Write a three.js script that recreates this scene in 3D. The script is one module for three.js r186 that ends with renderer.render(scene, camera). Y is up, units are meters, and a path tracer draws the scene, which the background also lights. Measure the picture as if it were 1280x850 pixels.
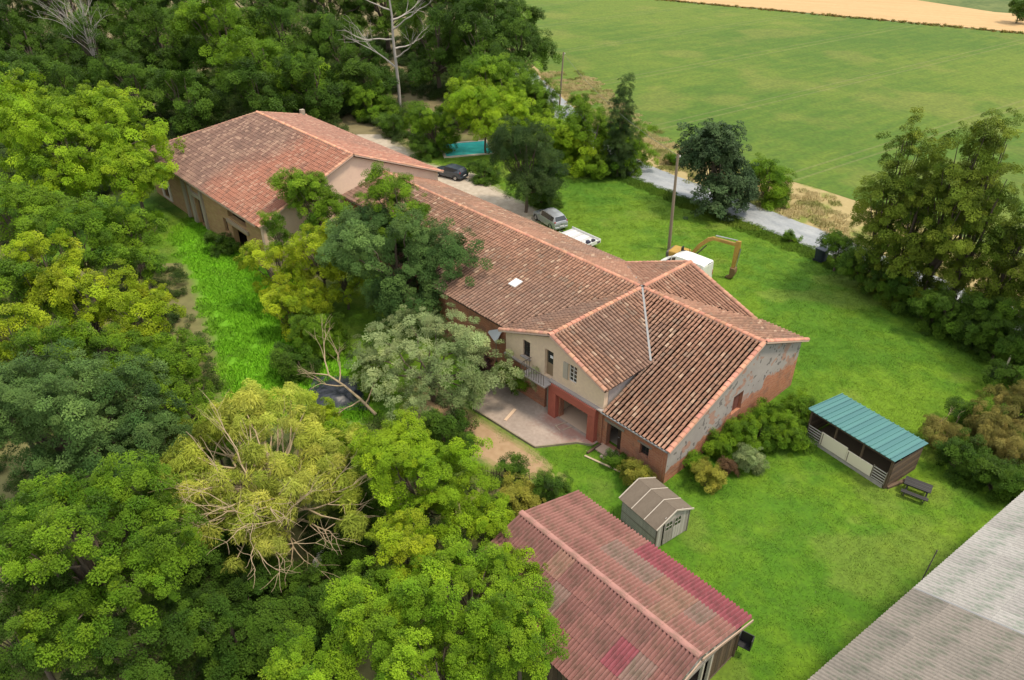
import * as THREE from 'three';
import { mergeGeometries } from 'three/addons/utils/BufferGeometryUtils.js';
import { RoundedBoxGeometry } from 'three/addons/geometries/RoundedBoxGeometry.js';

// ---------- camera, sky, sun, exposure ----------
const scene = new THREE.Scene();
const renderer = new THREE.WebGLRenderer({ antialias: true });
renderer.toneMapping = THREE.LinearToneMapping;
renderer.toneMappingExposure = 1.45;
renderer.shadowMap.enabled = true;
const camera = new THREE.PerspectiveCamera(49.03, 1024 / 680, 0.1, 3000);
camera.position.set(0, 32.38, 0);
camera.lookAt(0, 32.38 - Math.sin(0.571) * 10, -Math.cos(0.571) * 10);

// a bright, thinly overcast sky
const SUN = new THREE.Vector3(0.36, 0.9, 0.12).normalize();
{
  const W = 256, Hh = 128, d = new Float32Array(W * Hh * 4);
  for (let j = 0; j < Hh; j++) for (let i = 0; i < W; i++) {
    const el = (j + 0.5) / Hh * Math.PI - Math.PI / 2, az = (i + 0.5) / W * Math.PI * 2 - Math.PI;
    const dir = new THREE.Vector3(Math.cos(el) * Math.cos(az), Math.sin(el), Math.cos(el) * Math.sin(az));
    const up = Math.max(0, dir.y), glow = Math.pow(Math.max(0, dir.dot(SUN)), 3);
    const c = 0.62 + 0.14 * up + 0.35 * glow, cl = 1 + 0.08 * Math.sin(az * 5 + el * 9) * Math.cos(el * 11 - az * 2);
    const k = (j * W + i) * 4;
    d[k] = c * cl * 0.97; d[k + 1] = c * cl; d[k + 2] = c * cl * 1.04; d[k + 3] = 1;
  }
  const sky = new THREE.DataTexture(d, W, Hh, THREE.RGBAFormat, THREE.FloatType);
  sky.mapping = THREE.EquirectangularReflectionMapping; sky.magFilter = THREE.LinearFilter; sky.needsUpdate = true;
  scene.background = sky; scene.environment = sky;
}
const sun = new THREE.DirectionalLight(0xfff0d8, 2.2);
sun.position.copy(SUN).multiplyScalar(200).add(new THREE.Vector3(0, 0, -60)); sun.target.position.set(0, 0, -60);
sun.castShadow = true; sun.shadow.radius = 16; sun.shadow.mapSize.set(4096, 4096);
Object.assign(sun.shadow.camera, { left: -120, right: 120, top: 120, bottom: -120, near: 1, far: 500 });
scene.add(sun, sun.target);

// ---------- helpers ----------
function rng(seed) { let a = seed >>> 0; return () => { a = (a + 0x6D2B79F5) | 0; let t = Math.imul(a ^ (a >>> 15), 1 | a); t = (t + Math.imul(t ^ (t >>> 7), 61 | t)) ^ t; return ((t ^ (t >>> 14)) >>> 0) / 4294967296; }; }
function hash2(x, y) { let h = Math.imul(x, 374761393) + Math.imul(y, 668265263) | 0; h = Math.imul(h ^ (h >>> 13), 1274126177); return ((h ^ (h >>> 16)) >>> 0) / 4294967296; }
function vnoise(x, y) {
  const xi = Math.floor(x), yi = Math.floor(y), fx = x - xi, fy = y - yi, u = fx * fx * (3 - 2 * fx), v = fy * fy * (3 - 2 * fy);
  const a = hash2(xi, yi), b = hash2(xi + 1, yi), c = hash2(xi, yi + 1), d = hash2(xi + 1, yi + 1);
  return a + (b - a) * u + (c - a) * v + (a - b - c + d) * u * v;
}
function fbm(x, y, o = 4) { let s = 0, a = 0.5, t = 0; for (let i = 0; i < o; i++) { s += a * vnoise(x, y); t += a; x = x * 2.03 + 17.3; y = y * 2.03 + 5.1; a *= 0.5; } return s / t; }
const clamp = (v, a = 0, b = 1) => Math.min(b, Math.max(a, v));
const sstep = (a, b, v) => { const t = clamp((v - a) / (b - a)); return t * t * (3 - 2 * t); };
const mix3 = (a, b, t) => [a[0] + (b[0] - a[0]) * t, a[1] + (b[1] - a[1]) * t, a[2] + (b[2] - a[2]) * t];
const toS = v => 255 * (v <= 0.0031308 ? 12.92 * v : 1.055 * Math.pow(v, 1 / 2.4) - 0.055);
// a colour map of w x h pixels covering sx x sy metres, fn(x, y) in metres gives a linear colour
function makeTex(w, h, sx, sy, fn, wrap = true) {
  const d = new Uint8Array(w * h * 4);
  for (let j = 0; j < h; j++) for (let i = 0; i < w; i++) {
    const c = fn((i + 0.5) / w * sx, (j + 0.5) / h * sy), k = (j * w + i) * 4;
    d[k] = toS(clamp(c[0])); d[k + 1] = toS(clamp(c[1])); d[k + 2] = toS(clamp(c[2])); d[k + 3] = 255;
  }
  const t = new THREE.DataTexture(d, w, h, THREE.RGBAFormat);
  t.colorSpace = THREE.SRGBColorSpace; t.magFilter = THREE.LinearFilter; t.minFilter = THREE.LinearMipmapLinearFilter; t.generateMipmaps = true;
  t.wrapS = t.wrapT = wrap ? THREE.RepeatWrapping : THREE.ClampToEdgeWrapping;
  t.repeat.set(1 / sx, 1 / sy); t.needsUpdate = true; return t;
}
const L = (r, g, b) => new THREE.Color().setRGB(r, g, b);
const M = (r, g, b, rough = 0.9, extra = {}) => new THREE.MeshStandardMaterial({ color: L(r, g, b), roughness: rough, side: THREE.DoubleSide, ...extra });
const MT = (map, rough = 0.92, extra = {}) => new THREE.MeshStandardMaterial({ map, roughness: rough, side: THREE.DoubleSide, ...extra });
const used = {};
function numbered(n) { used[n] = (used[n] || 0) + 1; return used[n] === 1 ? n : n + '_' + String(used[n] - 1).padStart(3, '0'); }
function tag(o, label, category, group, kind) { o.userData.label = label; if (category) o.userData.category = category; if (group) o.userData.group = group; if (kind) o.userData.kind = kind; return o; }
function thing(name, label, category, [x, y, z] = [0, 0, 0], turn = 0, group) {
  const o = new THREE.Group(); o.name = numbered(name); o.position.set(x, y, z); o.rotation.y = turn; scene.add(o);
  return tag(o, label, category, group);
}
function mesh(name, geo, mat, parent) { const m = new THREE.Mesh(geo, mat); m.name = name; m.castShadow = m.receiveShadow = true; parent.add(m); return m; }
function struct(name, geo, mat, label) { const m = mesh(numbered(name), geo, mat, scene); m.userData.kind = 'structure'; m.userData.label = label; m.userData.category = name.replace(/_/g, ' '); return m; }
function box(w, h, d, x = 0, y = 0, z = 0) { const g = new THREE.BoxGeometry(w, h, d); g.translate(x, y, z); return g; }
function rbox(w, h, d, x = 0, y = 0, z = 0, r = 0.02) { const g = new RoundedBoxGeometry(w, h, d, 2, Math.min(r, w / 2.01, h / 2.01, d / 2.01)); g.translate(x, y, z); return g; }
// box beam between two points
const V3 = (a) => new THREE.Vector3(a[0], a[1], a[2]);
function beam(a, b, w, h) {
  const A = V3(a), B = V3(b), d = B.clone().sub(A), len = d.length(); d.normalize();
  const up = Math.abs(d.y) > 0.95 ? new THREE.Vector3(1, 0, 0) : new THREE.Vector3(0, 1, 0);
  const x = new THREE.Vector3().crossVectors(up, d).normalize(), y = new THREE.Vector3().crossVectors(d, x);
  const g = new THREE.BoxGeometry(w, h, len); g.applyMatrix4(new THREE.Matrix4().makeBasis(x, y, d).setPosition(A.add(B).multiplyScalar(0.5))); return g;
}
// tapered tube through points
function limb(pts, r0, r1, seg = 6) {
  const n = pts.length, pos = [], idx = [], P = pts.map(V3);
  for (let i = 0; i < n; i++) {
    const t = P[Math.min(n - 1, i + 1)].clone().sub(P[Math.max(0, i - 1)]).normalize();
    const a = new THREE.Vector3(Math.abs(t.y) > 0.9 ? 1 : 0, Math.abs(t.y) > 0.9 ? 0 : 1, 0);
    const u = new THREE.Vector3().crossVectors(a, t).normalize(), v = new THREE.Vector3().crossVectors(t, u), r = r0 + (r1 - r0) * i / (n - 1);
    for (let k = 0; k < seg; k++) { const q = k / seg * Math.PI * 2, c = Math.cos(q) * r, s = Math.sin(q) * r; pos.push(P[i].x + u.x * c + v.x * s, P[i].y + u.y * c + v.y * s, P[i].z + u.z * c + v.z * s); }
  }
  for (let i = 0; i < n - 1; i++) for (let k = 0; k < seg; k++) { const a = i * seg + k, b = i * seg + (k + 1) % seg, c = a + seg, d = b + seg; idx.push(a, b, c, b, d, c); }
  const g = new THREE.BufferGeometry(); g.setAttribute('position', new THREE.Float32BufferAttribute(pos, 3)); g.setIndex(idx); g.computeVertexNormals();
  g.setAttribute('uv', new THREE.Float32BufferAttribute(new Float32Array(pos.length / 3 * 2), 2)); return g;
}
const merge = gs => mergeGeometries(gs.map(g => g.index ? g.toNonIndexed() : g));
function wobble(a, b, n, amp, R) { const o = []; for (let i = 0; i < n; i++) { const t = i / (n - 1), k = amp * Math.sin(t * Math.PI); o.push([a[0] + (b[0] - a[0]) * t + (R() - 0.5) * k, a[1] + (b[1] - a[1]) * t + (R() - 0.5) * k + k * 0.25, a[2] + (b[2] - a[2]) * t + (R() - 0.5) * k]); } return o; }
// flat polygon sheet [[x, z], ...] at height y; uv in metres relative to (u0, v0)
function sheet(poly, y, u0 = 0, v0 = 0) {
  const s = new THREE.Shape(poly.map(p => new THREE.Vector2(p[0], -p[1]))), g = new THREE.ShapeGeometry(s), p = g.attributes.position, uv = g.attributes.uv;
  for (let i = 0; i < p.count; i++) { const x = p.getX(i), z = -p.getY(i); p.setXYZ(i, x, y, z); uv.setXY(i, x - u0, z - v0); }
  g.computeVertexNormals(); return g;
}
function inPoly(x, y, P) { let c = false; for (let i = 0, j = P.length - 1; i < P.length; j = i++) { const [xi, yi] = P[i], [xj, yj] = P[j]; if ((yi > y) !== (yj > y) && x < (xj - xi) * (y - yi) / (yj - yi) + xi) c = !c; } return c; }
function instanced(name, geo, mat, mats, cols, parent) {
  const m = new THREE.InstancedMesh(geo, mat, mats.length); m.name = name; m.castShadow = m.receiveShadow = true;
  for (let i = 0; i < mats.length; i++) { m.setMatrixAt(i, mats[i]); if (cols) m.setColorAt(i, cols[i]); }
  m.instanceMatrix.needsUpdate = true; m.userData.kind = 'stuff'; parent.add(m); return m;
}

// ---------- ground ----------
const COURT = [[-1.9, -43.3], [-2.75, -41.4], [1.5, -37.3], [4.3, -37.75], [5.3, -37.5], [6.5, -38.5], [0.5, -46.5]];
const DIRT = [[-6.5, -45.5], [-3.2, -41.2], [1.4, -36.9], [2.6, -35.2], [0.5, -34.4], [-2.5, -36.6], [-7.5, -40.5]];
const YARD = [[-12, -83], [-3.5, -78.5], [3.2, -72], [3.8, -75.5], [0.8, -79.5], [-2, -83.5], [-4.5, -88.5], [-11, -92], [-16, -100], [-24, -112], [-27, -111], [-18, -93]];
const WOODY = (x, z) => {   // how far a spot is bare woodland floor
  const a = sstep(-16, -24, x + (z + 45) * 0.25 + 4 * (fbm(x * 0.15, z * 0.15, 3) - 0.5)) * (z > -64 ? 1 : 0) * (1 - alley(x, z));
  const b = sstep(-6, -10, x + 3 * (fbm(x * 0.2 + 9, z * 0.2, 3) - 0.5)) * sstep(-42, -38, z) * 1;
  const c = sstep(-96, -104, z + 0.4 * x) * sstep(8, 0, x);
  const d = sstep(1.5, -0.5, x + 0.3 * (z + 30)) * sstep(-36, -33, z);
  return Math.max(a, b, c, d);
};
function alley(x, z) { const t = (z + 41) / (-70 + 41), cx = -16.5 - 15 * Math.pow(clamp(t), 1.15); return z < -38 && z > -78 ? sstep(6, 4, Math.abs(x - cx - 1.6)) : 0; }
function lawnColor(x, z) {
  const n1 = fbm(x * 0.12, z * 0.12, 4), n2 = fbm(x * 0.9 + 31, z * 0.9, 3), n3 = fbm(x * 7, z * 7 + 7, 2);
  let c = mix3([0.06, 0.155, 0.003], [0.115, 0.208, 0.006], sstep(0.3, 0.7, n1 * 0.62 + n2 * 0.38));
  const dry = sstep(0.56, 0.72, fbm(x * 0.21 + 77, z * 0.33 + 13, 4)); c = mix3(c, [0.2, 0.24, 0.04], dry * 0.35);
  c = mix3(c, [0.12, 0.31, 0.006], alley(x, z) * 0.9);
  const k = 0.72 + 0.56 * n3; return [c[0] * k, c[1] * k, c[2] * k];
}
const dirtMask = (x, z, P, soft = 1.2) => { let a = 0; for (let i = 0; i < 4; i++) { const q = i * 1.57 + 0.4, j = (fbm(x * 1.3 + i * 7, z * 1.3, 3) - 0.5) * soft * 3; if (inPoly(x + Math.cos(q) * 0.35 + j, z + Math.sin(q) * 0.35 + j, P)) a += 0.25; } return a; };
{
  const N = 2048, X0 = -48, Z0 = -104, S = 100;
  const t = makeTex(N, N, S, S, (u, v) => {
    const x = X0 + u, z = Z0 + v; let c = lawnColor(x, z);
    const w = WOODY(x, z); if (w > 0) { const n = fbm(x * 1.7, z * 1.7, 4); c = mix3(c, mix3([0.13, 0.105, 0.05], [0.23, 0.19, 0.09], n), w * 0.8); }
    const n = fbm(x * 3.1, z * 3.1, 3);
    if (x > -8.5 && x < 4 && z > -47 && z < -33) { const d = dirtMask(x, z, DIRT); if (d) c = mix3(c, mix3([0.3, 0.19, 0.1], [0.42, 0.29, 0.17], n), d); }
    if (x < 6 && z < -70) { const d = dirtMask(x, z, YARD, 1.6); if (d) c = mix3(c, mix3([0.34, 0.28, 0.21], [0.5, 0.43, 0.34], n), d); }
    return c;
  }, false);
  const poly = [[-48, -4], [52, -4], [52, -40], [44.2, -47.4], [40.2, -53.2], [34.5, -61.5], [29.6, -67.9], [24.2, -74.6], [18.6, -81.9], [13.4, -88.8], [9, -97.5], [7.5, -104], [-48, -104]];
  struct('lawn', sheet(poly, 0, X0, Z0), MT(t, 1), 'bright green mown lawn all round the farmhouse');
  const g = makeTex(1024, 1024, 80, 80, (x, y) => { const p = (a, b, s) => { const fx = x / 80, fy = y / 80; const q = (i, j) => fbm(a + (x - 80 * i) * s, b + (y - 80 * j) * s, 4); return (q(0, 0) * (1 - fx) + q(1, 0) * fx) * (1 - fy) + (q(0, 1) * (1 - fx) + q(1, 1) * fx) * fy; }; return mix3([0.06, 0.1, 0.02], [0.15, 0.18, 0.05], sstep(0.35, 0.65, p(3, 4, 0.15) * 0.6 + p(50, 9, 1.1) * 0.4)); });
  struct('ground', sheet([[-900, 300], [900, 300], [900, -1200], [-900, -1200]], -0.03), MT(g, 1), 'green meadow land running on beyond the fields');
}
{
  const t = makeTex(1024, 1024, 40, 40, (x, y) => { const e = sstep(34, 40, x), f = sstep(34, 40, y), q = (i, j) => fbm((x - 40 * i) * 0.5, (y - 40 * j) * 0.5, 4) * 0.5 + fbm((x - 40 * i) * 4 + 3, (y - 40 * j) * 4, 3) * 0.5; const n = (q(0, 0) * (1 - e) + q(1, 0) * e) * (1 - f) + (q(0, 1) * (1 - e) + q(1, 1) * e) * f; return mix3([0.13, 0.105, 0.05], [0.23, 0.19, 0.09], n); });
  struct('woodland_floor', sheet([[-48, -4], [-150, -4], [-260, -260], [-20, -260], [-12, -190], [-1, -140], [3, -120], [5, -108], [2, -104], [-48, -104]], -0.004), MT(t, 1), 'dark leaf litter under the wood behind the barn');
}
// road
const ROAD = [[60, -33], [47.5, -46], [42.2, -52.5], [36.3, -61], [31.1, -68.8], [25.8, -75.8], [20.3, -83], [15.2, -89.8], [11.2, -98], [8.2, -112], [5.8, -122], [2, -138], [-8, -165]];
const roadC = new THREE.CatmullRomCurve3(ROAD.map(p => new THREE.Vector3(p[0], 0, p[1]))), RP = roadC.getSpacedPoints(160);
function strip(pts, off0, off1, y, thick = 0) {
  const pos = [], uv = [], idx = []; let s = 0;
  pts.forEach((p, i) => {
    const t = pts[Math.min(pts.length - 1, i + 1)].clone().sub(pts[Math.max(0, i - 1)]).normalize(), nx = -t.z, nz = t.x; if (i) s += p.distanceTo(pts[i - 1]);
    const j0 = (fbm(s * 0.9, off0 * 3, 3) - 0.5) * 0.5, j1 = (fbm(s * 0.9 + 40, off1 * 3, 3) - 0.5) * 0.5;
    for (const o of [off0 + j0, off1 + j1]) { pos.push(p.x + nx * o, y, p.z + nz * o); uv.push(s, o); }
    if (i) { const a = i * 2; idx.push(a - 2, a - 1, a, a - 1, a + 1, a); }
  });
  const g = new THREE.BufferGeometry(); g.setAttribute('position', new THREE.Float32BufferAttribute(pos, 3)); g.setAttribute('uv', new THREE.Float32BufferAttribute(uv, 2)); g.setIndex(idx); g.computeVertexNormals(); return g;
}
{
  const t = makeTex(1024, 256, 40, 5, (s, o) => { const n = fbm(s * 0.6, o * 1.5, 4), m = fbm(s * 6, o * 6, 2), tr = Math.exp(-Math.pow((Math.abs(o - 2.5) - 0.9) / 0.35, 2)); const k = 0.8 + 0.3 * n + 0.25 * (m - 0.5) + 0.06 * tr; return mix3([0.27 * k, 0.295 * k, 0.32 * k], [0.34 * k, 0.35 * k, 0.35 * k], n); });
  t.offset.set(0, 0.5); struct('road', strip(RP, -2.1, 2.6, 0.03), MT(t, 0.85), 'narrow pale grey tarmac lane curving past the lawn');
  const v = makeTex(1024, 512, 60, 30, (s, o) => { const n = fbm(s * 0.25, o * 0.3, 4), m = fbm(s * 4, o * 4, 3); return mix3(mix3([0.17, 0.2, 0.035], [0.36, 0.28, 0.125], sstep(0.36, 0.56, n)), [0.48, 0.38, 0.2], 0.3 * sstep(0.5, 0.8, m)); });
  struct('verge', strip(RP, 2.2, 13, -0.012), MT(v, 1), 'dry yellow grass verge between the lane and the green field');
}
// fields
{
  const FX = -20, FZ = -240, poly = [[3, -150], [8.5, -129], [12, -117], [17.5, -103.5], [23, -96], [28, -90.5], [35.5, -84], [41, -77], [48, -69], [56, -58], [70, -44], [160, -30], [160, -143], [113.8, -176], [94, -189], [66, -207.5], [39.8, -224.5], [10, -243], [-10, -255], [-8, -190]];
  const t = makeTex(2048, 2048, 180, 215, (u, v) => {
    const x = FX + u, z = FZ + v, a = x * 0.82 - z * 0.57, b = x * 0.57 + z * 0.82;
    const n1 = fbm(x * 0.035, z * 0.035, 4), n2 = fbm(x * 0.4, z * 0.4, 3), n3 = fbm(a * 0.12, b * 1.3, 3), n4 = fbm(x * 3, z * 3, 2);
    let c = mix3([0.06, 0.125, 0.007], [0.115, 0.17, 0.014], sstep(0.3, 0.7, n1 * 0.5 + n2 * 0.25 + n3 * 0.25)); c = mix3(c, [0.2, 0.2, 0.04], 0.35 * sstep(0.55, 0.75, fbm(x * 0.09 + 5, z * 0.09 + 50, 4)));
    const tr = Math.abs(((b + 400) % 24) - 12); if (tr > 0.7 && tr < 1.1) c = mix3(c, [0.2, 0.19, 0.08], 0.3);
    const k = 0.75 + 0.5 * n4; return [c[0] * k, c[1] * k, c[2] * k];
  }, false);
  struct('crop_field', sheet(poly, 0.012, FX, FZ), MT(t, 1), 'wide green crop field beyond the lane');
  const wt = makeTex(1024, 1024, 120, 120, (x, z) => { const a = x * 0.9 + z * 0.44, b = -x * 0.44 + z * 0.9, n = fbm(a * 0.05, b * 0.8, 4), m = fbm(x * 1.5, z * 1.5, 3); return mix3([0.42, 0.265, 0.115], [0.57, 0.385, 0.19], clamp(n * 0.6 + m * 0.4)); });
  struct('wheat_field', sheet([[10, -246], [39.8, -227], [66, -210], [94, -191.5], [113.8, -178.5], [160, -145.5], [200, -160], [123, -205], [108, -232], [60, -300], [0, -300]], 0.014), MT(wt, 1), 'golden ripe wheat field at the far edge');
  // rough field margin between the two crops
  const R = rng(5), pts = [[10, -244.5], [39.8, -225.7], [66, -208.7], [94, -190.2], [113.8, -177.2], [160, -144.2]], gs = [], mats = [], cols = [];
  for (let i = 0; i < pts.length - 1; i++) { const dx = pts[i + 1][0] - pts[i][0], dz = pts[i + 1][1] - pts[i][1], n = Math.round(Math.hypot(dx, dz) * 4); for (let k = 0; k < n; k++) { const t = R(); mats.push([pts[i][0] + dx * t + (R() - 0.5) * 2.6, pts[i][1] + dz * t + (R() - 0.5) * 2.6, 0.12 + R() * R() * 0.45]); } }
  const tuft = grassPatch(0.5, 36, 0.8, 0.06, 77);
  instanced(numbered('field_margin'), tuft, M(1, 1, 1, 1), mats.map(q => new THREE.Matrix4().compose(new THREE.Vector3(q[0], 0, q[1]), new THREE.Quaternion().setFromAxisAngle(new THREE.Vector3(0, 1, 0), R() * 6), new THREE.Vector3(1, q[2] * 1.6, 1))), mats.map(() => L(0.22 + R() * 0.16, 0.2 + R() * 0.08, 0.06)), scene);
  tag(scene.children[scene.children.length - 1], 'strip of rough weeds between the green crop and the wheat', 'grass');
}
function grassPatch(size, n, h, w, seed) {
  const R = rng(seed), pos = [], nor = [];
  for (let i = 0; i < n; i++) {
    const x = (R() - 0.5) * size, z = (R() - 0.5) * size, a = R() * 6.28, l = (R() - 0.5) * h * 1.5, m = (R() - 0.5) * h * 1.5, hh = h * (0.5 + R() * 0.7);
    pos.push(x - Math.cos(a) * w, 0, z - Math.sin(a) * w, x + Math.cos(a) * w, 0, z + Math.sin(a) * w, x + l, hh, z + m);
    for (let k = 0; k < 3; k++) nor.push(-Math.sin(a) * 0.4, 0.9, Math.cos(a) * 0.4);
  }
  const g = new THREE.BufferGeometry(); g.setAttribute('position', new THREE.Float32BufferAttribute(pos, 3)); g.setAttribute('normal', new THREE.Float32BufferAttribute(nor, 3)); return g;
}

// ---------- roofs of half-round clay tiles ----------
function tileGeo(len, r0, r1, h0, h1, seg = 7) {   // axis along z, crest up
  const pos = [], idx = [];
  for (let i = 0; i < 2; i++) for (let k = 0; k <= seg; k++) { const a = Math.PI * k / seg, r = i ? r1 : r0, h = i ? h1 : h0; pos.push(-Math.cos(a) * r, Math.sin(a) * h + (i ? 0.03 : 0), (i - 0.5) * len); }
  for (let k = 0; k < seg; k++) { const a = k, b = k + 1, c = k + seg + 1, d = c + 1; idx.push(a, c, b, b, c, d); }
  // the thickness seen at the lower end
  const s = pos.length / 3; for (let k = 0; k <= seg; k++) { const a = Math.PI * k / seg; pos.push(-Math.cos(a) * r1, Math.sin(a) * h1 + 0.03, 0.5 * len, -Math.cos(a) * (r1 - 0.02), Math.sin(a) * (h1 - 0.02) + 0.03, 0.5 * len); }
  for (let k = 0; k < seg; k++) { const a = s + k * 2; idx.push(a, a + 1, a + 2, a + 1, a + 3, a + 2); }
  const g = new THREE.BufferGeometry(); g.setAttribute('position', new THREE.Float32BufferAttribute(pos, 3)); g.setIndex(idx); g.computeVertexNormals(); return g;
}
const TILE = tileGeo(0.47, 0.083, 0.1, 0.1, 0.115), RIDGE = tileGeo(0.5, 0.15, 0.17, 0.1, 0.12);
const tileMat = M(1, 1, 1, 0.9), deckMat = M(0.075, 0.042, 0.03, 0.95), mortarMat = M(0.55, 0.4, 0.32, 0.95);
const HOUSE_PAL = [[0.243, 0.135, 0.088], [0.272, 0.153, 0.1], [0.212, 0.12, 0.082], [0.305, 0.178, 0.119], [0.42, 0.29, 0.203], [0.246, 0.164, 0.117]];
const houseTone = (x, z, R) => {
  const n = fbm(x * 0.22 + 3, z * 0.22, 3), r = R(); let c = r < 0.3 ? HOUSE_PAL[0] : r < 0.55 ? HOUSE_PAL[1] : r < 0.7 ? HOUSE_PAL[2] : r < 0.88 ? HOUSE_PAL[3] : r < 0.92 ? HOUSE_PAL[4] : HOUSE_PAL[5];
  c = mix3(c, [0.22, 0.14, 0.108], 0.5 * sstep(0.5, 0.72, n)); c = mix3(c, [0.42, 0.21, 0.14], 0.35 * sstep(0.48, 0.28, n)); const k = 0.9 + R() * 0.2; return L(c[0] * k, c[1] * k, c[2] * k);
};
const barnTone = (x, z, R) => {   // x along the ridge, z across
  const n = fbm(x * 0.2 + 60, z * 0.2, 4), band = sstep(-44.5, -40, x + (z - 8) * 0.25 + 6 * (n - 0.5)), m = fbm(x * 0.9, z * 0.9 + 8, 3), r = R();
  let c = mix3([0.21, 0.125, 0.096], [0.4, 0.165, 0.105], clamp(band * 0.75 + 0.25 * sstep(0.45, 0.7, m))); c = mix3(c, [0.29, 0.2, 0.15], 0.5 * sstep(0.5, 0.62, m) * (1 - band * 0.5));
  if (z < 3) c = mix3(c, [0.36, 0.17, 0.118], 0.6); if (r < 0.12) c = mix3(c, [0.5, 0.33, 0.24], 0.45); else if (r < 0.25) c = mix3(c, [0.14, 0.09, 0.07], 0.4); const k = 0.88 + R() * 0.24; return L(c[0] * k, c[1] * k, c[2] * k);
};
// o: a point of the slope, u: along the ridge, v: straight down the slope, poly in metres along (u, v)
function roofSlope(parent, o, u, v, poly, tone, seed, pitch = 0.29, step = 0.4) {
  const U = V3(u).normalize(), V = V3(v).normalize(), N = new THREE.Vector3().crossVectors(U, V); if (N.y < 0) N.negate(); const O = V3(o), R = rng(seed);
  const s = new THREE.Shape(poly.map(p => new THREE.Vector2(p[0], p[1]))), g = new THREE.ExtrudeGeometry(s, { depth: 0.12, bevelEnabled: false });
  g.applyMatrix4(new THREE.Matrix4().makeBasis(U, V, N).setPosition(O.clone().addScaledVector(N, -0.12)));
  const slab = mesh('roof', g, deckMat, parent), mats = [], cols = [], X = new THREE.Vector3().crossVectors(N, V);
  let a0 = 1e9, a1 = -1e9, b0 = 1e9, b1 = -1e9; for (const [a, b] of poly) { a0 = Math.min(a0, a); a1 = Math.max(a1, a); b0 = Math.min(b0, b); b1 = Math.max(b1, b); }
  const rows = Math.round((b1 - b0) / step), cn = Math.round((a1 - a0) / pitch), st = (b1 - b0) / rows, pt = (a1 - a0) / cn;
  for (let i = 0; i < cn; i++) { const wob = (R() - 0.5) * 0.03; for (let j = 0; j < rows; j++) {
    const a = a0 + (i + 0.5) * pt + wob + (R() - 0.5) * 0.022, b = b0 + (j + 0.5) * st + (R() - 0.5) * 0.04; if (!inPoly(a, b, poly)) continue;
    const sag = 0.05 * (fbm(a * 0.25 + seed, b * 0.25, 2) - 0.5), p = O.clone().addScaledVector(U, a).addScaledVector(V, b).addScaledVector(N, 0.005 + sag * 0.6 + (R() < 0.03 ? 0.025 : 0));
    const m = new THREE.Matrix4().makeBasis(X, N, V); m.multiply(new THREE.Matrix4().makeRotationY((R() - 0.5) * 0.07)); m.setPosition(p); mats.push(m); cols.push(tone(p.x, p.z, R));
  } }
  instanced('roof_tiles', TILE, tileMat, mats, cols, slab); return slab;
}
function ridgeLine(parent, a, b, seed, tone = [0.5, 0.24, 0.155], y = 0.05) {
  const A = V3(a), B = V3(b), d = B.clone().sub(A), len = d.length(), n = Math.max(2, Math.round(len / 0.42)), R = rng(seed); d.normalize();
  const X = new THREE.Vector3().crossVectors(new THREE.Vector3(0, 1, 0), d).normalize(), Y = new THREE.Vector3().crossVectors(d, X), mats = [], cols = [];
  for (let i = 0; i < n; i++) { const p = A.clone().addScaledVector(d, (i + 0.5) * len / n); p.y += y + (R() - 0.5) * 0.015; const m = new THREE.Matrix4().makeBasis(X, Y, d); m.multiply(new THREE.Matrix4().makeRotationY((R() - 0.5) * 0.05)); m.setPosition(p); mats.push(m); const k = 0.75 + R() * 0.45; cols.push(L(tone[0] * k, tone[1] * k * (0.92 + R() * 0.16), tone[2] * k)); }
  const bed = mesh('ridge', beam([a[0], a[1] - 0.06 + y, a[2]], [b[0], b[1] - 0.06 + y, b[2]], 0.3, 0.12), mortarMat, parent);
  instanced('ridge_tiles', RIDGE, tileMat, mats, cols, bed); return bed;
}
// ---------- walls ----------
function wallGeo(outline, holes, thick) {
  const s = new THREE.Shape(outline.map(p => new THREE.Vector2(p[0], p[1])));
  for (const [x0, y0, x1, y1] of holes) { const h = new THREE.Path(); h.moveTo(x0, y0); h.lineTo(x0, y1); h.lineTo(x1, y1); h.lineTo(x1, y0); h.closePath(); s.holes.push(h); }
  return new THREE.ExtrudeGeometry(s, { depth: thick, bevelEnabled: false });
}
// wall facing +z of its parent with its outer face at z; outline in (x, y)
function wallZ(parent, name, z, outline, holes, mat, thick = 0.4) { const m = mesh(name, wallGeo(outline, holes, thick), mat, parent); m.position.z = z - thick; return m; }
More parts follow.
